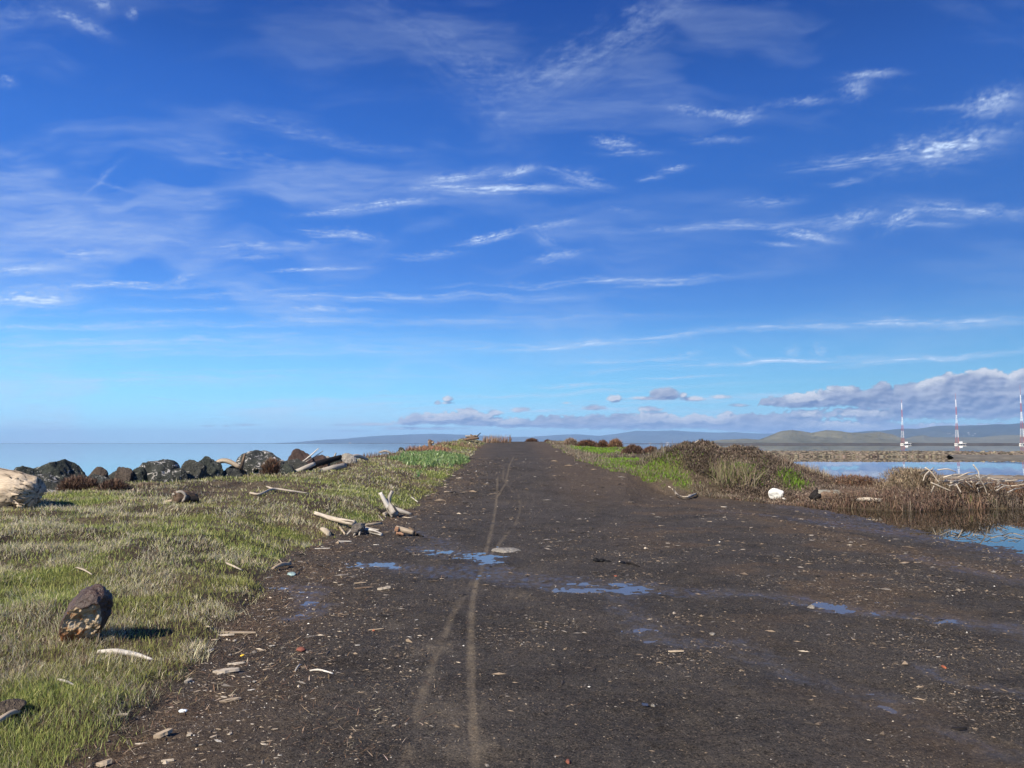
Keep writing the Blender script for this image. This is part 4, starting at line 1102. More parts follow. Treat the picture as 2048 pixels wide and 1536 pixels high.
slab(1232, 1153, 8, .03, .008, M_ORANGE, 'orange leaf of plastic below the black clump', 'plastic_scrap', 'litter', 9)
slab(484, 1313, 9, .02, .008, M_YEL, 'tiny yellow scrap under the long board', 'plastic_scrap', 'litter', 6)
slab(1890, 1337, 5, .03, .012, M_ORANGE, 'orange scrap on the mud at lower right', 'plastic_scrap', 'litter', 10)
slab(1136, 1528, 9, .02, .012, M_BRICK, 'brick coloured scrap near the bottom edge right of the track', 'plastic_scrap', 'litter', 10)
slab(1624, 1217, 14, .04, .025, M_PALER, 'pale stone sitting in the wet channel on the right', 'stone', 'stone', 11)
slab(1426, 1270, 12, .03, .015, M_PALER, 'pale pebble on the mud between two wet branches of the channel', 'pebble', 'stone', 12)
slab(1307, 1414, 9, .02, .012, M_PALER, 'white pebble beside a bluish mussel shell', 'pebble', 'stone', 13)
M_SHELL = mat_plain("mussel_shell", (.035, .045, .085), .35, .3)
board(1290, 1412, 18, 6, .01, -1.0, M_SHELL, 'blue black mussel shell left of a white pebble', 'mussel_shell', 'shell', seed=3)
board(1918, 1462, 28, 7, .012, -.25, M_WBLACK, 'black stick lying in the wet patch at lower right', 'charred_stick', 'driftwood', seed=5)
board(1352, 1306, 30, 4, .01, -.2, M_WTAN, 'thin orange brown stick at the end of the wet branch', 'driftwood_stick', 'driftwood', seed=6)
board(508, 1366, 12, 5, .008, -1.0, M_WGREY, 'bluish grey shard below the broad wooden chunk', 'shard', 'debris', seed=7)
def shard():
    b = NB("clear_glass"); m = b.done(b.bsdf((.8, .85, .85), .08, None, .6))
    q = G(366, 1424); k = q.y / F
    link("glass_shard", rock_mesh("glass_shard", (8 * k, 6 * k, 2.5 * k), 4, m, ICO3, 9, .1), None, (q.x, q.y, q.z + .004), 'clear glassy shard in the mud at the foot of the grass', 'litter')
    q = G(583, 1151); k = q.y / F
    link("plastic_bottle", rock_mesh("plastic_bottle", (9 * k, 7 * k, 5 * k), 14, mat_plain("blue_green_plastic", (.22, .30, .29), .3, .4), ICO3, 9, .2), None, (q.x, q.y, q.z + .01), 'crumpled blue green plastic by the curled bark piece', 'litter')
    q = G(465, 1396); 
shard()
stone(14, 1430, 56, 26, 33, M_ROCKB, 'rounded grey rock half sunk in the grass at the left edge behind the tan stick', 'rock', 'rock')

# ------------------------------------------------------------------ many small chips of wood, one object each
CH = 'small pale wood chips scattered on the dark mud'
protos = []
def chip_proto(i):
    r = np.random.default_rng(500 + i)
    n = 6; xs = np.linspace(-.5, .5, n)
    V = []; Gr = []
    for z in (0, .12):
        for x in xs:
            w = .16 * (1 - abs(2 * x) ** 2.5) + .03; j = r.uniform(.8, 1.2)
            for s in (-1, 1): V.append((x, s * w * j * r.uniform(.8, 1.2), z)); Gr.append((x * .05, s * w * .05, z * .05))
    i0 = np.arange(n - 1) * 2; o = 2 * n
    Q = np.concatenate([np.stack([i0 + o, i0 + 2 + o, i0 + 3 + o, i0 + 1 + o], 1), np.stack([i0, i0 + 2, i0 + 2 + o, i0 + o], 1), np.stack([i0 + 1, i0 + 1 + o, i0 + 3 + o, i0 + 3], 1), np.array([[0, o, o + 1, 1], [2 * n - 2, 2 * n - 1, o + 2 * n - 1, o + 2 * n - 2]])])
    return mesh("wood_chip", np.array(V), [Q], [M_WDRY, M_WTAN, M_WWHITE, M_WTAN][i % 4], {'grain': ('FLOAT_VECTOR', np.array(Gr))}, False)
protos = [chip_proto(i) for i in range(8)]
def zone(n, u0, u1, v0, v1, smin, smax, where):
    for _ in range(n):
        u = random.uniform(u0, u1); v = random.uniform(v0, v1); q = G(u, v)
        if gmask(np.array([q.x]), np.array([q.y]))[0] > .3: continue
        L = random.uniform(smin, smax) * q.y / F
        o = link("wood_chip", random.choice(protos), None, (q.x, q.y, q.z + .002), 'small pale wood chip ' + where, 'wood chip', 'small pale wood chips ' + where)
        o.scale = (L, L, L * .6); o.rotation_euler = (0, random.uniform(-.1, .1), random.uniform(-.5, .5) if random.random() < .7 else random.uniform(0, 3.1))
zone(60, 380, 560, 1280, 1530, 5, 17, 'in the debris along the grass edge at lower left')
zone(16, 560, 900, 1080, 1330, 4, 13, 'on the mud left of the puddle and the tyre tracks')
zone(22, 840, 940, 935, 1020, 6, 16, 'in the drift line at the left edge of the rising road')
zone(20, 1100, 1640, 1000, 1120, 4, 14, 'on the mud flat between the road and the foam float')
zone(10, 1000, 2040, 1110, 1420, 4, 10, 'on the wide mud flat at lower right')
zone(6, 900, 1130, 890, 960, 4, 9, 'high on the road near its crest')

# ------------------------------------------------------------------ uncountable grit, shell and bark
def debris():
    n = 420000
    x, y = fan(n, 2.0, 34, -.85, .85, 2.25)
    g = gmask(x, y)
    sE = x - edge_x(y)
    left = np.exp(-(np.maximum(sE, 0) / 1.3) ** 2)
    cl = fbm(x * 1.4, y * 1.4, 4, 401)
    w = wetness(x, y)
    pr = (1 - g) * np.clip(.16 + .7 * left + .8 * ss(.5, .66, cl) + .9 * np.exp(-(dline(x, y, RIDGE) / .35) ** 2), 0, 1) * (1 - .5 * ss(.3, .8, w)) * (1 - .72 * ss(7, 18, y) * (1 - left * .6))
    for t in TRACKS: pr = pr * (1 - .9 * np.exp(-(dline(x, y, t) / .05) ** 4))
    k = (RNG.random(n) < pr)
    x, y, left, sE = x[k], y[k], left[k], sE[k]; n = len(x); z = height(x, y)
    k2 = z > WZ + .01; x, y, z, left, sE = x[k2], y[k2], z[k2], left[k2], sE[k2]; n = len(x)
    s = np.maximum(.0034, .00088 * y) * np.exp(RNG.normal(-.15, .55, n))
    cols = np.array([(.042, .035, .029), (.10, .076, .056), (.19, .145, .10), (.40, .34, .26), (.62, .60, .54), (.022, .02, .018), (.14, .125, .11)])
    wts = np.array([.26, .22, .13, .09, .05, .12, .13])
    ci = RNG.choice(7, n, p=wts / wts.sum())
    swap = ((ci == 3) | (ci == 4)) & (RNG.random(n) > .10 + .8 * left * (y < 9)); ci = np.where(swap, RNG.choice([0, 1, 5, 6], n), ci)
    c = cols[ci] * RNG.uniform(.75, 1.25, (n, 1))
    s = np.where(ci == 4, s * .75, s)
    el = np.where(RNG.random(n) < .35, RNG.uniform(2, 5, n), RNG.uniform(.9, 1.6, n))
    el = np.where(ci == 4, RNG.uniform(.9, 1.4, n), el)
    oc = np.array([(1, 0, 0), (-1, 0, 0), (0, 1, 0), (0, -1, 0), (0, 0, 1), (0, 0, -1)], float)
    a = RNG.uniform(0, np.pi, n); ca, sa = np.cos(a), np.sin(a)
    V = oc[None] * np.stack([s * el * .6, s * .6, s * .45], 1)[:, None, :]
    V = V * RNG.uniform(.7, 1.3, (n, 6, 1))
    Vx = V[..., 0] * ca[:, None] - V[..., 1] * sa[:, None]; Vy = V[..., 0] * sa[:, None] + V[..., 1] * ca[:, None]
    V = np.stack([Vx + x[:, None], Vy + y[:, None], V[..., 2] + (z + s * .12)[:, None]], 2).reshape(-1, 3)
    fo = np.array([(0, 2, 4), (2, 1, 4), (1, 3, 4), (3, 0, 4), (2, 0, 5), (1, 2, 5), (3, 1, 5), (0, 3, 5)])
    Fc = (np.arange(n)[:, None, None] * 6 + fo[None]).reshape(-1, 3)
    b = NB("mud_bits"); m = b.done(b.bsdf(b.attr('col', 'Color'), .7, None, .3))
    link("gravel", mesh("gravel", V, [Fc], m, {'col': ('FLOAT_COLOR', np.repeat(c, 6, 0))}, False), kind='stuff', label='tiny shell bits, grit and bark crumbs strewn over the mud')
print("debris"); debris()
def bark_litter():
    n = 70000
    x, y = fan(n, 2.4, 30, -.8, .1, 2.1)
    sE = x - edge_x(y)
    cl = fbm(x * 1.9, y * 1.9, 4, 431)
    pr = np.clip(1.3 * np.exp(-((sE - .3) / .45) ** 2) * ss(.38, .58, cl) + .45 * np.exp(-((sE - .8) / .9) ** 2) * ss(.5, .64, cl), 0, 1) * (sE > -.5) * (1 - .8 * wetness(x, y))
    k = RNG.random(n) < pr
    x, y = x[k], y[k]; n = len(x); z = height(x, y)
    c = palette([(.12, .075, .05), (.20, .13, .08), (.07, .045, .032), (.34, .26, .17), (.045, .032, .025), (.50, .42, .31)], n, .25, [.27, .2, .2, .12, .15, .06])
    p = blades(np.stack([x, y, z + .004], 1), RNG.uniform(.02, .075, n) * (1 + .02 * y), np.maximum(.003, .00085 * y) * RNG.uniform(.7, 1.5, n), RNG.uniform(0, 6.28, n), RNG.uniform(1.1, 1.55, n), RNG.uniform(-.2, .25, n), c, c * 1.1, 1.0)
    V, Fc, C = join([p])
    link("bark_litter", mesh("bark_litter", V, Fc, M_BRUSH, {'col': ('FLOAT_COLOR', C)}, False), kind='stuff', label='brown bark strips and dead stems littering the edge of the grass')
bark_litter()

# ------------------------------------------------------------------ shrubs
def shrub(name, parts, label, loc, group=None, cat='shrub', mat=None):
    V, Fc, C = join(parts)
    return link(name, mesh(name, V, Fc, mat or M_BRUSH, {'col': ('FLOAT_COLOR', C)}, False), None, loc, label, cat, group)
def bush(u0, u1, vtop, vbase, Yd, n, cols, label, name='shrub', up=.6, W=None, group=None, dep=.5, L=None, fill=.45, cat='shrub'):
    a = P(u0, vbase, Yd); b = P(u1, vtop, Yd)
    w = (b.x - a.x) / 2; h = (b.z - a.z)
    c = ((a.x + b.x) / 2, Yd, a.z)
    p = twig_cloud(n, c, (w, max(.35, w * dep), h), cols, L or (h * .3, h * .7), W or .0011 * Yd, up, fill, ground=False, seed=int(u0), lump=.18)
    return shrub(name, [p], label, c, group, cat)
DKB = [(.085, .05, .035), (.12, .07, .05), (.06, .035, .028), (.17, .11, .08)]
print("shrubs")
bush(1046, 1080, 877, 890, 61, 2600, DKB, 'dark brown low shrub alone in the middle of the road crest')
bush(1086, 1104, 879, 889, 61, 1200, DKB, 'small dark shrub on the crest just right of the middle one')
bush(1122, 1160, 878, 898, 52, 4200, [(.24, .18, .13), (.17, .11, .08), (.30, .24, .18)], 'pale brown bush at the left end of the hedge on the right of the road')
bush(1150, 1200, 881, 901, 50, 6000, RUST + DKB, 'rusty dark bush in the middle of the hedge right of the road')
bush(1190, 1222, 882, 903, 48, 4200, RUST + DKB, 'dark reddish bush right of centre in the hedge')
bush(1212, 1250, 880, 904, 47, 6000, [(.22, .12, .07), (.28, .17, .10), (.14, .08, .055)], 'round orange brown bush at the right end of the hedge')
bush(1240, 1292, 891, 914, 38, 7000, DKB + [(.15, .11, .085)], 'low dark brown shrub between the hedge and the brushy mound')
bush(1284, 1320, 893, 909, 40, 2600, RUST + DKB, 'small reddish shrub at the water left of the mound')
def mound_brush():
    n = 140000
    r = np.sqrt(RNG.random(n)) * 1.18; th = RNG.uniform(0, 6.28, n)
    x = 7.8 + r * np.cos(th) * 4.3; y = 27.3 + r * np.sin(th) * 3.6
    u, v = topx(x, y, height(x, y))
    rx = interp(y, [19.5, 21.5, 24, 25.5, 27, 30, 34], [12, 8.8, 6.8, 5.6, 4.6, 4.2, 5])
    gr = green_mask(x, y)
    k = (x > rx + .1) & (RNG.random(n) > gr * .7) & (height(x, y) > -.05)
    pal = .5 * np.exp(-(((x - 7.4) / .4) ** 2 + ((y - 25.1) / .9) ** 2))
    k &= RNG.random(n) > pal * .8
    x, y = x[k], y[k]; n = len(x); z = height(x, y)
    cl = fbm(x * 1.5, y * 1.5, 4, 28)
    c = palette([(.080, .060, .046), (.118, .090, .070), (.050, .038, .030), (.17, .135, .10)], n, .3)
    c = c * (0.75 + .6 * ss(.35, .65, fbm(x * .8, y * .8, 3, 212)))[:, None]
    c0 = np.array([7.2, 27.5, .0])
    up_ = RNG.uniform(-.03, .10, n) * ss(.3, .6, cl) ; p = blades(np.stack([x, y, z + up_], 1) - c0, RNG.uniform(.04, .12, n), .024 * RNG.uniform(.7, 1.4, n), RNG.uniform(0, 6.28, n), RNG.uniform(.2, 2.0, n), RNG.normal(0, .5, n), c, c * 1.2, .5)
    shrub("matted_brush", [p], 'matted dark brown brush covering the tall mound right of the road', tuple(c0))
mound_brush()
# taller brown thicket beside the pond
def thicket(u0, u1, v0, v1, Y0, n, label, cols, L, name='thicket'):
    c = P((u0 + u1) / 2, v1, Y0)
    w = (P(u1, v1, Y0).x - P(u0, v1, Y0).x) / 2
    x = RNG.normal(0, .42, n) * w; x = np.clip(x, -w, w); y = RNG.uniform(-.9, .9, n)
    gz = height(c.x + x, c.y + y)
    ht = (P(u0, v0, Y0).z - gz) * np.sqrt(np.maximum(0.05, 1 - (x / w) ** 2 * .9)) * RNG.uniform(.45, 1.0, n)
    col = palette(cols, n, .25)
    p1 = blades(np.stack([x, y, gz - c.z - .02], 1), np.maximum(ht, .1), .019 * RNG.uniform(.6, 1.3, n), RNG.uniform(0, 6.28, n), np.abs(RNG.normal(0, .3, n)), RNG.normal(0, .35, n), col, col * 1.2, .45)
    m = n * 3
    x2 = np.clip(RNG.normal(0, .45, m) * w, -w, w); y2 = RNG.uniform(-.9, .9, m); gz2 = height(c.x + x2, c.y + y2)
    zt = (P(u0, v0, Y0).z - gz2) * np.sqrt(np.maximum(.05, 1 - (x2 / w) ** 2 * .9)) * RNG.uniform(.3, .95, m)
    col2 = palette(cols, m, .3)
    p2 = blades(np.stack([x2, y2, gz2 - c.z + zt], 1), RNG.uniform(.05, .16, m), .02 * RNG.uniform(.6, 1.2, m), RNG.uniform(0, 6.28, m), RNG.uniform(.3, 1.6, m), RNG.normal(0, .4, m), col2, col2 * 1.2, .8)
    return shrub(name, [p1, p2], label, tuple(c))
thicket(1768, 1880, 935, 1000, 22.8, 2600, 'tall tan and brown thicket of upright stems, highest growth on the embankment', [(.20, .15, .10), (.26, .20, .135), (.13, .095, .065), (.32, .26, .18)], 1)
thicket(1870, 1985, 962, 1000, 22.6, 1500, 'dull brown thicket under the bare branch heap', BROWNS, 1)
thicket(1985, 2100, 970, 1005, 22.6, 1500, 'reddish brown thicket at the right edge of the frame', RUST + BROWNS, 1)
thicket(1655, 1770, 952, 985, 25.5, 1500, 'low reddish thicket along the water between the black slab and the tall thicket', RUST + BROWNS, 1)
# weeds poking up on the left crest
def weeds(u0, u1, v0, v1, Yd, n, cols, label, lean=.2, name='weed_clump', wmul=1):
    a = P(u0, v1, Yd); b = P(u1, v0, Yd); w = b.x - a.x; h = b.z - a.z
    c = ((a.x + b.x) / 2, Yd, a.z)
    x = RNG.uniform(-.5, .5, n) * w; y = RNG.uniform(-.5, .5, n)
    gz = np.minimum(height(c[0] + x, c[1] + y) - c[2], .3)
    col = palette(cols, n, .25)
    p = blades(np.stack([x, y, gz - .02], 1), RNG.uniform(.35, 1, n) * h * 1.1, .0007 * Yd * wmul * RNG.uniform(.7, 1.3, n), RNG.uniform(0, 6.28, n), np.abs(RNG.normal(0, lean, n)), RNG.normal(0, .3, n), col, col * 1.1, .8)
    return shrub(name, [p], label, c, None, 'weeds')
weeds(965, 1022, 866, 884, 58, 260, [(.30, .22, .15), (.22, .14, .10)], 'sparse tall dry weeds on the crest of the bank beside the road')
weeds(870, 960, 886, 897, 47, 300, [(.22, .14, .10), (.30, .22, .16), (.15, .09, .07)], 'low brown weeds fringing the bank against the far shore', .8)
weeds(812, 900, 899, 912, 40, 900, [(.30, .15, .09), (.36, .22, .14), (.20, .11, .07)], 'rust coloured dry weeds at the foot of the broken stump', .9)
weeds(715, 800, 905, 922, 32, 500, [(.14, .10, .075), (.20, .15, .11)], 'sparse dark weeds along the bank top in front of the water', .5)
weeds(1590, 1660, 938, 966, 26.5, 500, [(.26, .21, .145), (.18, .14, .10), (.32, .27, .19)], 'straw coloured weeds between the mound and the black rubber slab', .45)
weeds(1430, 1500, 925, 985, 24.6, 700, [(.20, .16, .11), (.26, .21, .15), (.12, .09, .065), (.16, .19, .06)], 'dull straw tuft on the front of the brushy mound', .8)
bush(110, 205, 953, 985, 17.6, 5200, DKB + [(.2, .14, .1)], 'brown leafless brush in front of the leftmost boulders', up=.3)
bush(195, 262, 958, 985, 17.4, 3600, DKB + [(.24, .17, .12)], 'brown leafless brush below the narrow pointed boulder', up=.3)
bush(262, 345, 965, 982, 18.0, 2800, [(.22, .17, .12), (.16, .12, .085)], 'low grey brown brush below the big black boulder', up=.3)
bush(520, 566, 917, 948, 22.6, 2600, RUST + BROWNS, 'small reddish leafless brush in front of the largest boulder', up=.4)
bush(655, 720, 925, 948, 25.5, 2500, BROWNS, 'brown brush at the right end of the charred plank', up=.4)

# iceplant patch
def iceplant():
    n = 26000
    q = G(860, 918)
    y = RNG.uniform(24, 40, n); x = RNG.uniform(-8, -1, n)
    z = height(x, y); u, v = topx(x, y, z)
    xe = edge_x(y)
    cx = interp(y, [24, 28, 32, 36, 40], [-3.0, -3.0, -3.4, -4, -4]); hw = interp(y, [26.5, 28, 31, 34, 37, 38], [.05, .9, 1.6, 1.5, .9, .05])
    k = (np.abs(x - cx) < hw * (.7 + .6 * fbm(x * 1.2, y * 1.2, 3, 222))) & (x < xe + .05)
    x, y, z = x[k], y[k], z[k]; n = len(x)
    c = palette([(.11, .19, .055), (.15, .24, .075), (.08, .14, .05), (.19, .26, .09)], n, .25)
    c0 = np.array(tuple(q))
    h = .04 + .16 * fbm(x * 2, y * 2, 3, 223)
    p = blades(np.stack([x, y, z - .02], 1) - c0, RNG.uniform(.5, 1, n) * h * 1.6, .045 * RNG.uniform(.7, 1.3, n), RNG.uniform(0, 6.28, n), RNG.uniform(.1, .8, n), RNG.normal(0, .3, n), c, c * 1.15, .6)
    shrub("iceplant_patch", [p], 'fleshy bright green iceplant mat on the bank left of the road', tuple(c0), None, 'iceplant', M_ICE)
iceplant()

# ------------------------------------------------------------------ pond spit, far levees
def berm(name, pts, h, w, mat, nz=.3, step=1.0, seed=0, kind='structure', hs=None):
    """long low earth bank following pts (x, y)"""
    V = []; xs = []
    P2 = []
    for (a, b) in zip(pts[:-1], pts[1:]):
        n = max(2, int(math.dist(a, b) / step))
        for i in range(n): P2.append((a[0] + (b[0] - a[0]) * i / n, a[1] + (b[1] - a[1]) * i / n))
    P2.append(pts[-1]); P2 = np.array(P2)
    T = np.gradient(P2, axis=0); T /= np.linalg.norm(T, axis=1)[:, None]; N = np.stack([-T[:, 1], T[:, 0]], 1)
    cs = np.linspace(-1, 1, 13)
    q = P2[:, None, :] + N[:, None, :] * cs[None, :, None] * w
    prof = (1 - np.abs(cs) ** 2.2)
    sc = 1 / (w * .35)
    z = WZ - .15 * h + h * 1.15 * prof[None] * (1 + nz * (fbm(q[..., 0] * sc, q[..., 1] * sc, 4, seed) - .5) * 2)
    if hs is not None: z = WZ - .1 + (z - WZ + .1) * np.interp(q[..., 0], *hs)
    V = np.concatenate([q, z[..., None]], 2).reshape(-1, 3)
    return link(name, mesh(name, V, grid_faces(len(P2), 13), mat), kind=kind)
a = P(1440, 914, 108); b = P(2300, 914, 108)
berm("spit", [(a.x - 6, 113), (a.x, 110), ((a.x + b.x) / 2, 108), (b.x, 106)], .62, 4.5, M_SAND, .35, .4, 3)
M_MUDF = mat_plain("grey_mud_spit", (.12, .11, .09), .8, .4, .8)
berm("mudflat", [(P(1860, 0, 100).x, 100), (P(2048, 0, 95).x, 96), (P(2300, 0, 95).x, 96)], .32, 4.0, M_MUDF, .6, .4, 9)
berm("mudflat", [(P(1900, 0, 36).x + .4, 41.5), (P(2100, 0, 40).x, 41), (P(2300, 0, 40).x, 41)], .12, 1.2, M_SAND, .6, .3, 19)
# stones of the spit
def spit_stones():
    n = 9000
    x = RNG.uniform(a.x - 5, b.x, n); t = RNG.uniform(-1, 1, n)
    yc = np.interp(x, [a.x - 6, a.x, (a.x + b.x) / 2, b.x], [113, 110, 108, 106]); y = yc + t * 4.2
    z = WZ + .62 * (1 - np.abs(t) ** 2.2)
    dens = np.interp(x, [P(1840, 0, 108).x, P(1900, 0, 108).x], [1, .12]); k = RNG.random(n) < dens
    x, y, z = x[k], y[k], z[k]; n = len(x)
    s = RNG.uniform(.10, .26, n)
    oc = ICO_LO[0][None] * np.stack([s * RNG.uniform(.8, 1.5, n), s, s * .75], 1)[:, None, :] * RNG.uniform(.8, 1.25, (n, len(ICO_LO[0]), 1))
    V = oc + np.stack([x, y, z], 1)[:, None, :]
    m = len(ICO_LO[0]); Fc = (np.arange(n)[:, None, None] * m + ICO_LO[1][None]).reshape(-1, 3)
    c = palette([(.14, .12, .088), (.19, .16, .12), (.09, .075, .058), (.05, .042, .034)], n, .2)
    bb = NB("spit_stones"); mt = bb.done(bb.bsdf(bb.attr('col', 'Color'), .85, None, .2))
    link("rubble", mesh("rubble", V.reshape(-1, 3), [Fc], mt, {'col': ('FLOAT_COLOR', np.repeat(c, m, 0))}, False), kind='stuff', label='tan stones armouring the low spit across the pond')
ICO_LO = ico(1)
spit_stones()
M_LEV = mat_plain("dark_levee", (.05, .045, .04), .9, .3, .05)
berm("levee", [(P(1380, 0, 1500).x, 1480), (P(1700, 0, 1350).x, 1380), (P(2400, 0, 1320).x, 1330)], 2.6, 9, M_LEV, .3, 14, 4)
berm("levee", [(P(-400, 0, 9200).x, 9200), (P(560, 0, 6200).x, 6200), (P(1500, 0, 4200).x, 4200)], 3.2, 30, M_LEV, .15, 60, 5)

# ------------------------------------------------------------------ hills
def hills(name, prof, D, depth, mat, seed, rough=.25, nu=420, nd=46, gully=1.0):
    us = np.linspace(prof[0][0], prof[-1][0], nu)
    tops = np.interp(us, [p[0] for p in prof], [p[1] for p in prof])
    tops = tops + (fbm(us / 46, us * 0 + seed, 4, seed) - .5) * rough * 8
    hh = np.maximum(0.0, (887.6 - tops) / F * D)
    ts = np.linspace(-1, 1, nd)
    V = np.zeros((nd, nu, 3))
    for j, t in enumerate(ts):
        Yd = D + t * depth
        V[j, :, 0] = (us - 1024) / F * Yd / cp * (1) ; V[j, :, 1] = Yd
        prof_t = (1 - abs(t) ** 1.5)
        g = fbm(V[j, :, 0] / (D * .02), np.full(nu, Yd) / (D * .03), 5, seed + 3)
        V[j, :, 2] = WZ + hh * prof_t * (1 - gully * .55 * (1 - prof_t) ** .5 * (g - .35) * 1.6)
    return link(name, mesh(name, V.reshape(-1, 3), grid_faces(nd, nu), mat), kind='structure')
def mat_hill(name, a, b_, sc, dark=None):
    b = NB(name); p = b.pos()
    n = b.noise(p, sc, 6, .6); f = b.noise(p, sc * 7, 4, .6)
    c = b.ramp(n, [(.35, a), (.65, b_)])
    c = b.mix(b.mr(f, .55, .7, 0, .7), c, dark or tuple(x * .4 for x in a))
    return b.done(b.bsdf(c, .95, None, .1))
print("hills")
M_HG = mat_hill("grassy_hills", (.085, .085, .055), (.165, .155, .10), .004)
M_HF = mat_hill("far_hills", (.035, .045, .04), (.075, .08, .065), .0009)
hills("hills", [(420, 889), (540, 888), (580, 885), (640, 881), (700, 877), (745, 872), (800, 870), (870, 867), (950, 870), (1000, 873), (1060, 875), (1100, 871), (1150, 868), (1200, 872), (1230, 868), (1270, 862), (1340, 861), (1420, 865), (1520, 867), (1700, 866), (2048, 860), (2700, 855)], 15500, 2600, M_HF, 3, .35, 800)
hills("hills", [(1560, 887), (1640, 878), (1700, 866), (1730, 862), (1800, 858), (1830, 859), (1870, 853), (1950, 850), (2048, 846), (2300, 838), (2700, 842)], 7800, 1500, M_HF, 8, .4)
hills("hills", [(1680, 888), (1790, 880), (1820, 873), (1843, 870), (1856, 874), (1900, 875), (1960, 874), (2000, 870), (2048, 869), (2300, 864), (2700, 870)], 4600, 600, M_HG, 13, .2)
hills("hills", [(1370, 888), (1440, 879), (1490, 877), (1515, 879), (1540, 870), (1560, 862), (1580, 859), (1600, 861), (1620, 865), (1650, 860), (1680, 862), (1690, 864), (1720, 866), (1755, 863), (1780, 868), (1810, 880), (1840, 888)], 3300, 420, M_HG, 17, .12, gully=1.3)

# houses far away
M_HW = mat_plain("house_white", (.5, .49, .47), .6, .1); M_HR = mat_plain("house_roof", (.3, .26, .24), .8, .2)
def house(u, v, D, w, label, group=None):
    q = P(u, v, D); h = w * .45
    root = empty("house", tuple(q), label, 'building', group)
    V = [(-w, -w * .5, 0), (w, -w * .5, 0), (w, w * .5, 0), (-w, w * .5, 0), (-w, -w * .5, h), (w, -w * .5, h), (w, w * .5, h), (-w, w * .5, h)]
    link("wall", mesh("wall", V, [[(0, 1, 5, 4), (1, 2, 6, 5), (2, 3, 7, 6), (3, 0, 4, 7)]], M_HW, None, False), root)
    e = w * .08
    V = [(-w - e, -w * .5 - e, h), (w + e, -w * .5 - e, h), (w + e, w * .5 + e, h), (-w - e, w * .5 + e, h), (-w - e, 0, h * 1.5), (w + e, 0, h * 1.5)]
    link("roof", mesh("roof", V, [[(0, 1, 5, 4), (2, 3, 4, 5)], [(1, 2, 5), (3, 0, 4)]], M_HR, None, False), root)
for i in range(12):
    house(random.uniform(1895, 1975), random.uniform(865, 872), 6350, random.uniform(3, 6), 'tiny white house on the blue hillside behind the radio masts', 'white houses on the far hillside')
for u, v, D, w, lab in [(1140, 886.5, 6200, 15, 'long white waterfront building right of the road crest'), (1128, 886.7, 6200, 9, 'small white waterfront building beside the longer one'),
                        (1335, 886.4, 6200, 10, 'white waterfront building just left of the brushy mound'), (1300, 886.8, 6200, 8, 'small white building on the far shore left of the mound'),
                        (700, 886.5, 6200, 8, 'tiny white building on the far bay shore'), ]:
    house(u, v, D, w, lab)

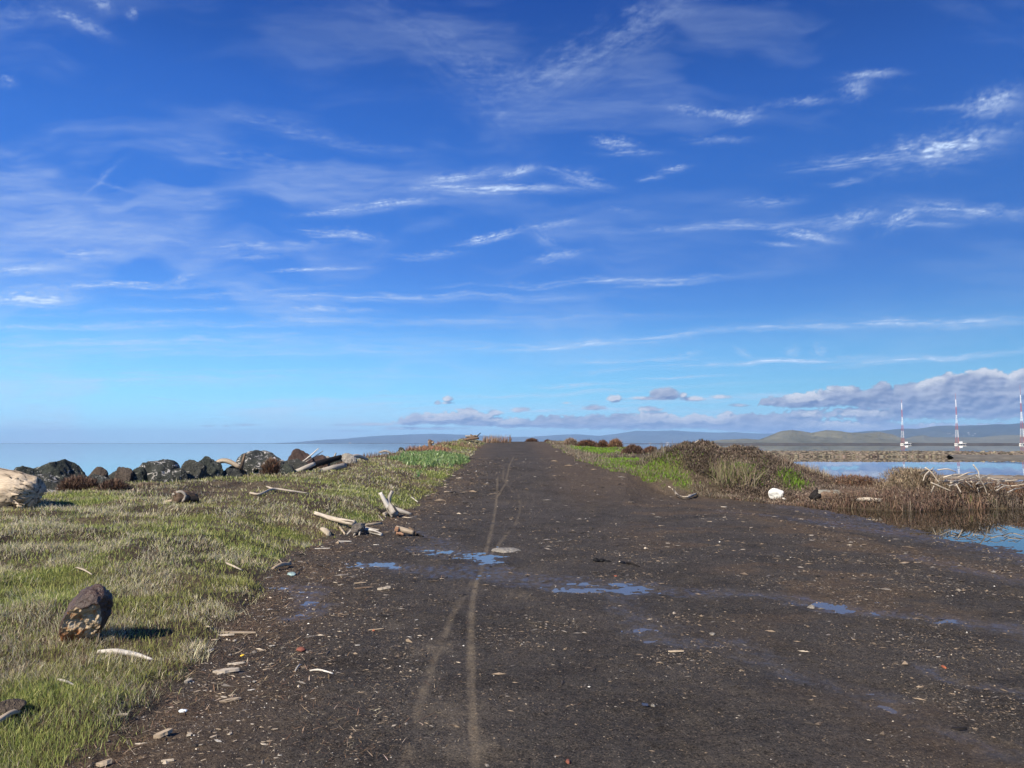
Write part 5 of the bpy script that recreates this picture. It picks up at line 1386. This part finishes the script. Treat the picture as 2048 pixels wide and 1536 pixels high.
# ------------------------------------------------------------------ radio masts
M_RED = mat_plain("mast_red", (.42, .10, .08), .5, .1); M_MW = mat_plain("mast_white", (.82, .82, .80), .5, .05); M_CONC = mat_plain("white_concrete", (.75, .73, .66), .8, .1)
def radio_mast(u, vtop, D, label, hutof, ant=6):
    base = P(u, 889.4, D); top = P(u, vtop, D).z - base.z
    root = empty("radio_mast", (base.x, base.y, WZ), label, 'mast', 'red and white lattice radio masts standing in the water'); root.rotation_euler.z = R(12)
    wb = top * .048
    def leg_at(k, f):
        r = wb * (1 - .78 * min(1, f / .62)) if f < .62 else wb * .22 * (1 - .35 * (f - .62) / .38)
        an = k * 2 * math.pi / 3 + .35
        return Vector((r * math.cos(an), r * math.sin(an), 2.2 + f * top))
    bands = [0, .13, .30, .45, .65, .83, 1.0]
    for i, (f0, f1) in enumerate(zip(bands[:-1], bands[1:])):
        tb = []
        n = 4
        for j in range(n):
            a0 = f0 + (f1 - f0) * j / n; a1 = f0 + (f1 - f0) * (j + 1) / n
            for k in range(3):
                tb.append(tube([leg_at(k, a0), leg_at(k, a1)], [.20, .20], 5, sub=1))
                tb.append(tube([leg_at(k, a0), leg_at((k + 1) % 3, a1)], [.09, .09], 4, sub=1))
                tb.append(tube([leg_at(k, a1), leg_at((k + 1) % 3, a1)], [.09, .09], 4, sub=1))
        V, Fc, g = merge(tb)
        link("lattice_section", mesh("lattice_section", V, Fc, M_RED if i % 2 == 0 else M_MW), root, None, 'red painted lattice section' if i % 2 == 0 else 'white painted lattice section')
    V, Fc, g = tube([Vector((0, 0, 2.2 + top)), Vector((0, 0, 2.2 + top + ant))], [.22, .12], 6, sub=1)
    link("antenna", mesh("antenna", V, Fc, M_RED), root)
    # concrete footing
    bm = bmesh.new(); bmesh.ops.create_cube(bm, size=1)
    for vv in bm.verts: vv.co = Vector((vv.co.x * wb * 2.0, vv.co.y * wb * 2.0, vv.co.z * 1.6 + 1.2))
    bmesh.ops.bevel(bm, geom=bm.edges[:], offset=.15, segments=1)
    m = bpy.data.meshes.new("footing"); bm.to_mesh(m); bm.free(); m.materials.append(M_CONC); link("footing", m, root)
    # hut on a platform beside it
    hq = P(u + 7.5, 889, D - 4)
    h = empty("transmitter_hut", (hq.x, hq.y, WZ), 'white hut on a platform at the foot of the ' + hutof, 'hut', 'huts at the feet of the radio masts')
    def bx(nm, sx, sy, z0, z1, mt, ox=0):
        bm = bmesh.new(); bmesh.ops.create_cube(bm, size=1)
        for vv in bm.verts: vv.co = Vector((vv.co.x * sx + ox, vv.co.y * sy, (z0 + z1) / 2 + vv.co.z * (z1 - z0)))
        bmesh.ops.bevel(bm, geom=bm.edges[:], offset=.08, segments=1)
        m = bpy.data.meshes.new(nm); bm.to_mesh(m); bm.free(); m.materials.append(mt); return link(nm, m, h)
    bx("platform", 13, 4, 1.6, 2.1, M_CONC); bx("wall", 3.2, 3.0, 2.11, 4.5, M_MW, -1); bx("roof", 3.6, 3.4, 4.51, 4.8, M_CONC, -1)
    for k in (-6, -2, 2, 6): bx("leg", .5, .5, -.6, 1.59, M_CONC, k)
radio_mast(1806.5, 809, 1290, 'red and white radio mast, left of the three, above the far water', 'left radio mast')
radio_mast(1915.5, 802, 1180, 'red and white radio mast, middle of the three, above the far water', 'middle radio mast', 10)
radio_mast(2046, 793, 1060, 'red and white radio mast at the right edge of the frame', 'radio mast at the right edge', 14)

# ------------------------------------------------------------------ clouds on a far dome
print("clouds")
CIR = [(1250, 72, 200, 40, 30, .27), (1110, 140, 90, 26, 22, .15), (1040, 170, 60, 30, 10, .1), (1900, 298, 105, 26, 12, .95), (1770, 318, 130, 13, 6, .55), (1985, 207, 50, 20, 18, .7), (1930, 215, 90, 6, 3, .3),
       (1740, 152, 46, 7, 4, .7), (1715, 176, 26, 16, 30, .45), (1440, 228, 80, 9, -4, .6), (1500, 232, 24, 12, 20, .5), (1610, 205, 55, 8, 5, .4), (1228, 285, 34, 9, -8, .65), (1262, 303, 50, 5, 0, .45), (1440, 281, 55, 6, 0, .5),
       (1350, 338, 26, 5, 8, .7), (1303, 355, 24, 5, 8, .6), (1042, 346, 38, 8, 12, .75), (930, 352, 70, 9, 8, .6), (1010, 378, 120, 8, 0, .95), (890, 375, 60, 6, 4, .7), (1165, 360, 55, 10, -15, .5), (1155, 350, 22, 8, 20, .45),
       (760, 412, 120, 9, 5, .65), (660, 425, 70, 5, 0, .5), (985, 473, 58, 7, 10, .85), (1115, 450, 40, 6, 8, .55), (690, 475, 70, 11, -6, .6), (540, 497, 110, 10, 2, .42), (520, 515, 50, 6, 0, .35),
       (1700, 441, 60, 12, 10, .65), (1815, 438, 36, 13, 30, .65), (1830, 448, 80, 5, 0, .55), (1960, 425, 110, 14, -5, .5), (1500, 449, 230, 8, 3, .42), (1615, 469, 55, 9, -8, .7), (1560, 486, 40, 5, -4, .45),
       (1545, 402, 50, 8, 3, .45), (1690, 368, 36, 5, 8, .4), (1230, 420, 40, 5, 0, .2), (60, 598, 95, 13, 2, .75), (240, 572, 150, 7, 1, .6), (355, 558, 36, 7, 14, .5), (180, 512, 55, 12, -2, .5), (50, 538, 90, 8, 2, .5),
       (165, 48, 55, 10, -22, .42), (200, 10, 26, 10, -25, .4), (20, 40, 120, 30, 0, .15), (12, 165, 16, 9, 0, .35), (268, 28, 10, 10, -50, .3), (860, 511, 55, 7, 4, .45), (1115, 512, 50, 7, 6, .55), (650, 541, 80, 3.5, 1, .5), (1090, 480, 30, 14, -40, .3),
       (1230, 562, 230, 6, 2, .36), (1330, 568, 90, 4, 5, .35), (830, 594, 330, 7, 0, .33), (660, 622, 90, 7, 0, .35), (500, 650, 480, 6, 0, .28), (900, 640, 400, 8, 1, .25),
       (300, 480, 260, 10, -3, .22), (150, 455, 200, 8, 4, .2), (330, 620, 260, 6, 2, .22), (180, 655, 260, 8, 1, .28), (480, 585, 200, 5, 2, .2), (1150, 692, 200, 6, 3, .45), (1330, 675, 150, 5, 4, .35), (1620, 655, 200, 7, 2, .35), (1850, 648, 240, 9, 1, .42), (1560, 724, 230, 5, 2, .55), (1880, 716, 200, 6, 4, .5), (1370, 712, 40, 7, 8, .5), (1280, 720, 110, 4, 1, .4),
       (1590, 706, 14, 12, 40, .4), (1640, 704, 14, 13, -30, .4), (1500, 708, 26, 6, -30, .35), (1690, 716, 60, 6, 3, .4), (1380, 754, 80, 3, 2, .5), (1170, 770, 90, 4, 2, .45), (1000, 795, 500, 5, 3, .3), (1200, 742, 60, 6, 8, .3),
       (700, 700, 600, 14, 1, .22), (250, 690, 500, 16, 1, .3), (400, 760, 500, 14, 1, .25), (340, 801, 44, 1.6, -8, .5), (1500, 797, 350, 5, 2, .35), (1150, 820, 300, 6, 0, .4), (650, 800, 260, 4, 2, .25),
       (960, 165, 120, 50, -30, .11), (870, 90, 160, 34, -28, .09), (1000, 245, 80, 34, -32, .10), (200, 360, 60, 6, 45, .2), (230, 372, 60, 4, -15, .2), (560, 250, 120, 12, -12, .16), (700, 290, 160, 12, -10, .16), (540, 330, 120, 16, -8, .2)]
def cloud_fields(u, v):
    # cirrus: wind-drawn filaments
    wu = (fbm(u / 150, v / 90, 3, 501) - .5) * 70; wv = (fbm(u / 120 + 9, v / 60, 3, 511) - .5) * 26
    U, Vv = u + wu * .45, v + wv * .6
    fil = fbm(U / 60, Vv / 6.5, 4, 521, .6); fil2 = fbm((U + Vv * 2) / 26, (Vv - U * .12) / 5, 4, 531, .6)
    tex = np.clip(.3 + 2.2 * (fil * .55 + fil2 * .45 - .42), .15, 1.3)
    d = np.zeros_like(u)
    for (cu, cv, hl, hw, an, s) in CIR:
        s = s * (1.55 if cv > 530 and hl > 70 else 1.0)
        a = R(an); c, s_ = math.cos(a), math.sin(a)
        m = (np.abs(u - cu) < hl * 2.6 + 60) & (np.abs(v - cv) < hl * abs(s_) * 2.6 + hw * 3.5 + 40)
        if not m.any(): continue
        du, dv = (U[m] - cu), (Vv[m] - cv)
        x = du * c - dv * s_; y = du * s_ + dv * c
        # ragged one-sided falloff
        fl = fbm(x / (hl * .30 + 12) + cu, y / (hw * .20 + .8), 4, 700 + int(cu) % 37, .62)
        f2 = fbm(x / (hl * .12 + 5) + cv, y / (hw * .35 + 1.2), 4, 720 + int(cv) % 31, .62)
        y = y + (f2 - .5) * hw * 1.6; x = x + (fl - .5) * hl * .8
        e = np.exp(-(np.abs(x) / hl) ** 2.2 - (np.abs(y) / (hw * .95)) ** 2) * np.clip(.42 + 2.0 * (fl * .6 + f2 * .4 - .46), .10, 1.15)
        d[m] = np.maximum(d[m], s * e * (.35 + .9 * tex[m])) if s > .3 else d[m] + s * e * (.3 + .9 * tex[m])
    # thin veils
    ub, vb = u + (fbm(u / 260, v / 120, 3, 571) - .5) * 160, v + (fbm(u / 220, v / 150, 3, 575) - .5) * 90
    vf = fbm(ub / 300, vb / 75, 5, 541); vf2 = fbm((u + v * .8) / 130, v / 18, 4, 551, .6)
    leftw = ss(1500, 300, u) * ss(150, 420, v) * (1 - .55 * ss(560, 700, v)) * .9 + .25
    topw = .45 * np.exp(-((v - 150) / 160) ** 2) * ss(500, 900, u)
    low = ss(600, 860, v) * .35 * ss(1900, 700, u)
    vf3 = fbm((ub + vb * .9) / 80, (vb - ub * .05) / 9, 5, 561, .62)
    veil = ss(.36, .68, vf) * (.45 + .5 * ss(.3, .7, vf2) + .3 * ss(.38, .68, vf3)) * (leftw * .25 + topw * .14 + low * .62)
    d = 1 - (1 - np.clip(d * 1.35, 0, .92)) * (1 - np.clip(veil, 0, .6))
    return d
def prof(u, pts): return np.interp(u, [p[0] for p in pts], [p[1] for p in pts])
def cumulus(u, v):
    n1 = fbm(u / 34, v / 22, 5, 601, .55); n2_ = fbm(u / 11, v / 8, 4, 611, .6)
    D = np.full(u.shape, -10.0)       # signed height inside a cloud, in picture pixels
    bil = 1 - np.abs(2 * fbm(u / 15, v / 11, 4, 615, .55) - 1) * 2.2
    warp = (n1 - .5) * 20 + (n2_ - .5) * 5 + (bil - .45) * 7
    tb = prof(u, [(760, 870), (780, 846), (800, 836), (830, 830), (850, 826), (900, 826), (920, 817), (935, 811), (950, 816), (968, 826), (975, 824), (990, 838), (1020, 838), (1080, 832), (1150, 829), (1230, 825), (1290, 824), (1310, 821), (1340, 828), (1430, 831), (1450, 826), (1470, 831), (1500, 827), (1540, 824), (1580, 830), (1640, 836), (1700, 838), (1800, 845), (2048, 850), (2600, 850)])
    bb_ = prof(u, [(760, 850), (900, 850), (1000, 856), (1240, 860), (1400, 857), (1500, 866), (1600, 876), (2600, 882)])
    D = np.maximum(D, np.minimum(v - tb + warp * .8, (bb_ - v) + warp * .3))
    tc = prof(u, [(1500, 860), (1513, 812), (1522, 796), (1570, 791), (1600, 786), (1640, 777), (1690, 771), (1705, 769), (1735, 778), (1760, 763), (1772, 765), (1785, 775), (1796, 790), (1805, 830)])
    bc = prof(u, [(1500, 813), (1600, 815), (1700, 813), (1760, 820), (1800, 810)])
    D = np.maximum(D, np.where((u > 1500) & (u < 1806), np.minimum(v - tc + warp * .6, bc - v + warp * .4), -10))
    t2 = prof(u, [(1500, 870), (1520, 828), (1600, 822), (1700, 815), (1800, 818), (1810, 860)])
    D = np.maximum(D, np.where((u > 1500) & (u < 1820), np.minimum(v - t2 + warp * .9, 842 - v + warp), -10))
    td = prof(u, [(1775, 860), (1788, 772), (1800, 769), (1850, 758), (1880, 750), (1895, 744), (1910, 750), (1940, 742), (1972, 732), (1992, 738), (2010, 748), (2025, 744), (2048, 735), (2150, 745), (2300, 738), (2600, 750)])
    D = np.maximum(D, np.where(u > 1775, np.minimum(v - td + warp * .6, 838 - v + warp * .5), -10))
    for (cu, cv, rx, ry) in [(1330, 790, 30, 15), (1300, 797, 40, 5), (1230, 798, 17, 10), (1190, 816, 24, 7), (1300, 819, 28, 7), (1385, 798, 24, 6), (1366, 792, 10, 7), (1442, 794, 24, 5), (1040, 820, 20, 7), (895, 798, 10, 7), (893, 806, 14, 3), (875, 806, 7, 5), (1133, 806, 9, 2.5), (990, 826, 18, 7),
                             (490, 850, 24, 2.6), (452, 852, 8, 2), (415, 852, 12, 1.6), (740, 849, 50, 4), (690, 850, 40, 2.4), (850, 857, 90, 4), (700, 862, 50, 1.8), (1480, 811, 20, 4), (1740, 866, 60, 4)]:
        q = np.sqrt(((u - cu) / rx) ** 2 + ((v - cv) / (ry * np.where(v > cv, .7, 1))) ** 2)
        D = np.maximum(D, (1 - q) * ry * 1.1 + warp * min(.35, ry / 25))
    return D, n1, n2_
def clouds():
    az = np.radians(np.arange(-52, 52.01, .072)); el = [-.04]
    while el[-1] < 43: el.append(el[-1] + (.042 if el[-1] < 7 else .075 if el[-1] < 20 else .1))
    el = np.radians(np.array(el))
    A, E = np.meshgrid(az, el)
    dx, dy, dz = np.sin(A) * np.cos(E), np.cos(A) * np.cos(E), np.sin(E)
    f = dy * cp + dz * sp_; up = -dy * sp_ + dz * cp
    u = 1024 + F * dx / f; v = 768 - F * up / f
    ci = cloud_fields(u, v)
    D, a1, a2 = cumulus(u, v)
    cu = ss(-1.5, 3.5, D) * .93
    D2, _, _ = cumulus(u - 5, v - 6)
    D3, _, _ = cumulus(u - 12, v - 14)
    lit = np.clip((D - D2) / 9 + (D - D3) / 26 + .12, 0, 1)  # sun shading put into the cloud colour: upper left edges brighter
    lit = lit * (.25 + .75 * ss(26, 3, D)) * (.35 + .75 * ss(.42, .6, fbm(u / 60, v / 40, 3, 641)))
    relief_shade = np.clip(.5 + 3.2 * (fbm(u / 26, v / 12, 4, 651) - fbm((u - 7) / 26, (v - 5) / 12, 4, 651)), 0, 1)  # offset noise difference paints side-lit relief into the colour
    low = ss(800, 885, v)
    body = np.array([.24, .295, .49])[None, None] + np.array([.20, .19, .17]) * (relief_shade[..., None] - .45)
    body = body * (1 - low[..., None] * .4) + np.array([.33, .46, .74]) * low[..., None] * .4  # bluish horizon haze painted into the cloud colour
    lit_col = np.array([.86, .86, .90])
    k = np.clip(lit, 0, 1)[..., None] * .8 * (1 - .4 * low[..., None])
    ccol = body * (1 - k) + lit_col * k
    cicol = np.array([.60, .74, .97])[None, None] * np.ones_like(ccol)
    cicol = cicol * (1 + .12 * ss(.4, .8, ci)[..., None])
    alpha = 1 - (1 - ci) * (1 - cu)
    w = (cu / np.maximum(alpha, 1e-4))[..., None]
    col = cicol * (1 - w) + ccol * w
    edge = ss(0, .02, (E - el[0])) ; alpha = alpha * np.clip(ss(43, 36, np.degrees(E)), 0, 1) * ss(52, 47, np.abs(np.degrees(A)))
    Rr = 42000.0
    V = np.stack([dx, dy, dz], -1) * Rr
    b = NB("cloud_sheet")
    e = b.n("ShaderNodeEmission"); b.l(b.attr('col', 'Color'), e.inputs[0]); e.inputs[1].default_value = .574
    t = b.n("ShaderNodeBsdfTransparent"); m = b.n("ShaderNodeMixShader")
    b.l(b.attr('dens'), m.inputs[0]); b.l(t.outputs[0], m.inputs[1]); b.l(e.outputs[0], m.inputs[2])
    mt = b.done(m.outputs[0])
    link("clouds", mesh("clouds", V.reshape(-1, 3), grid_faces(len(el), len(az)), mt, {'col': ('FLOAT_COLOR', col.reshape(-1, 3)), 'dens': ('FLOAT', alpha.ravel())}), kind='structure')
clouds()

# ------------------------------------------------------------------ air
def haze():
    x0, x1, y0, y1, z0, z1 = -20000, 20000, -2500, 19000, -3.0, 300.0
    V = [(x0, y0, z0), (x1, y0, z0), (x1, y1, z0), (x0, y1, z0), (x0, y0, z1), (x1, y0, z1), (x1, y1, z1), (x0, y1, z1)]
    Fq = [(0, 3, 2, 1), (4, 5, 6, 7), (0, 1, 5, 4), (1, 2, 6, 5), (2, 3, 7, 6), (3, 0, 4, 7)]
    m = bpy.data.materials.new("haze"); m.use_nodes = True; t = m.node_tree; t.nodes.clear()
    o = t.nodes.new("ShaderNodeOutputMaterial"); p = t.nodes.new("ShaderNodeVolumePrincipled")
    p.inputs['Color'].default_value = (.38, .63, 1.0, 1); p.inputs['Density'].default_value = 7.0e-5
    p.inputs['Anisotropy'].default_value = 0.0
    t.links.new(p.outputs[0], o.inputs['Volume'])
    link("haze", mesh("haze", V, [Fq], m, None, False), kind='stuff')
haze()
print("objects", len(SC.objects))
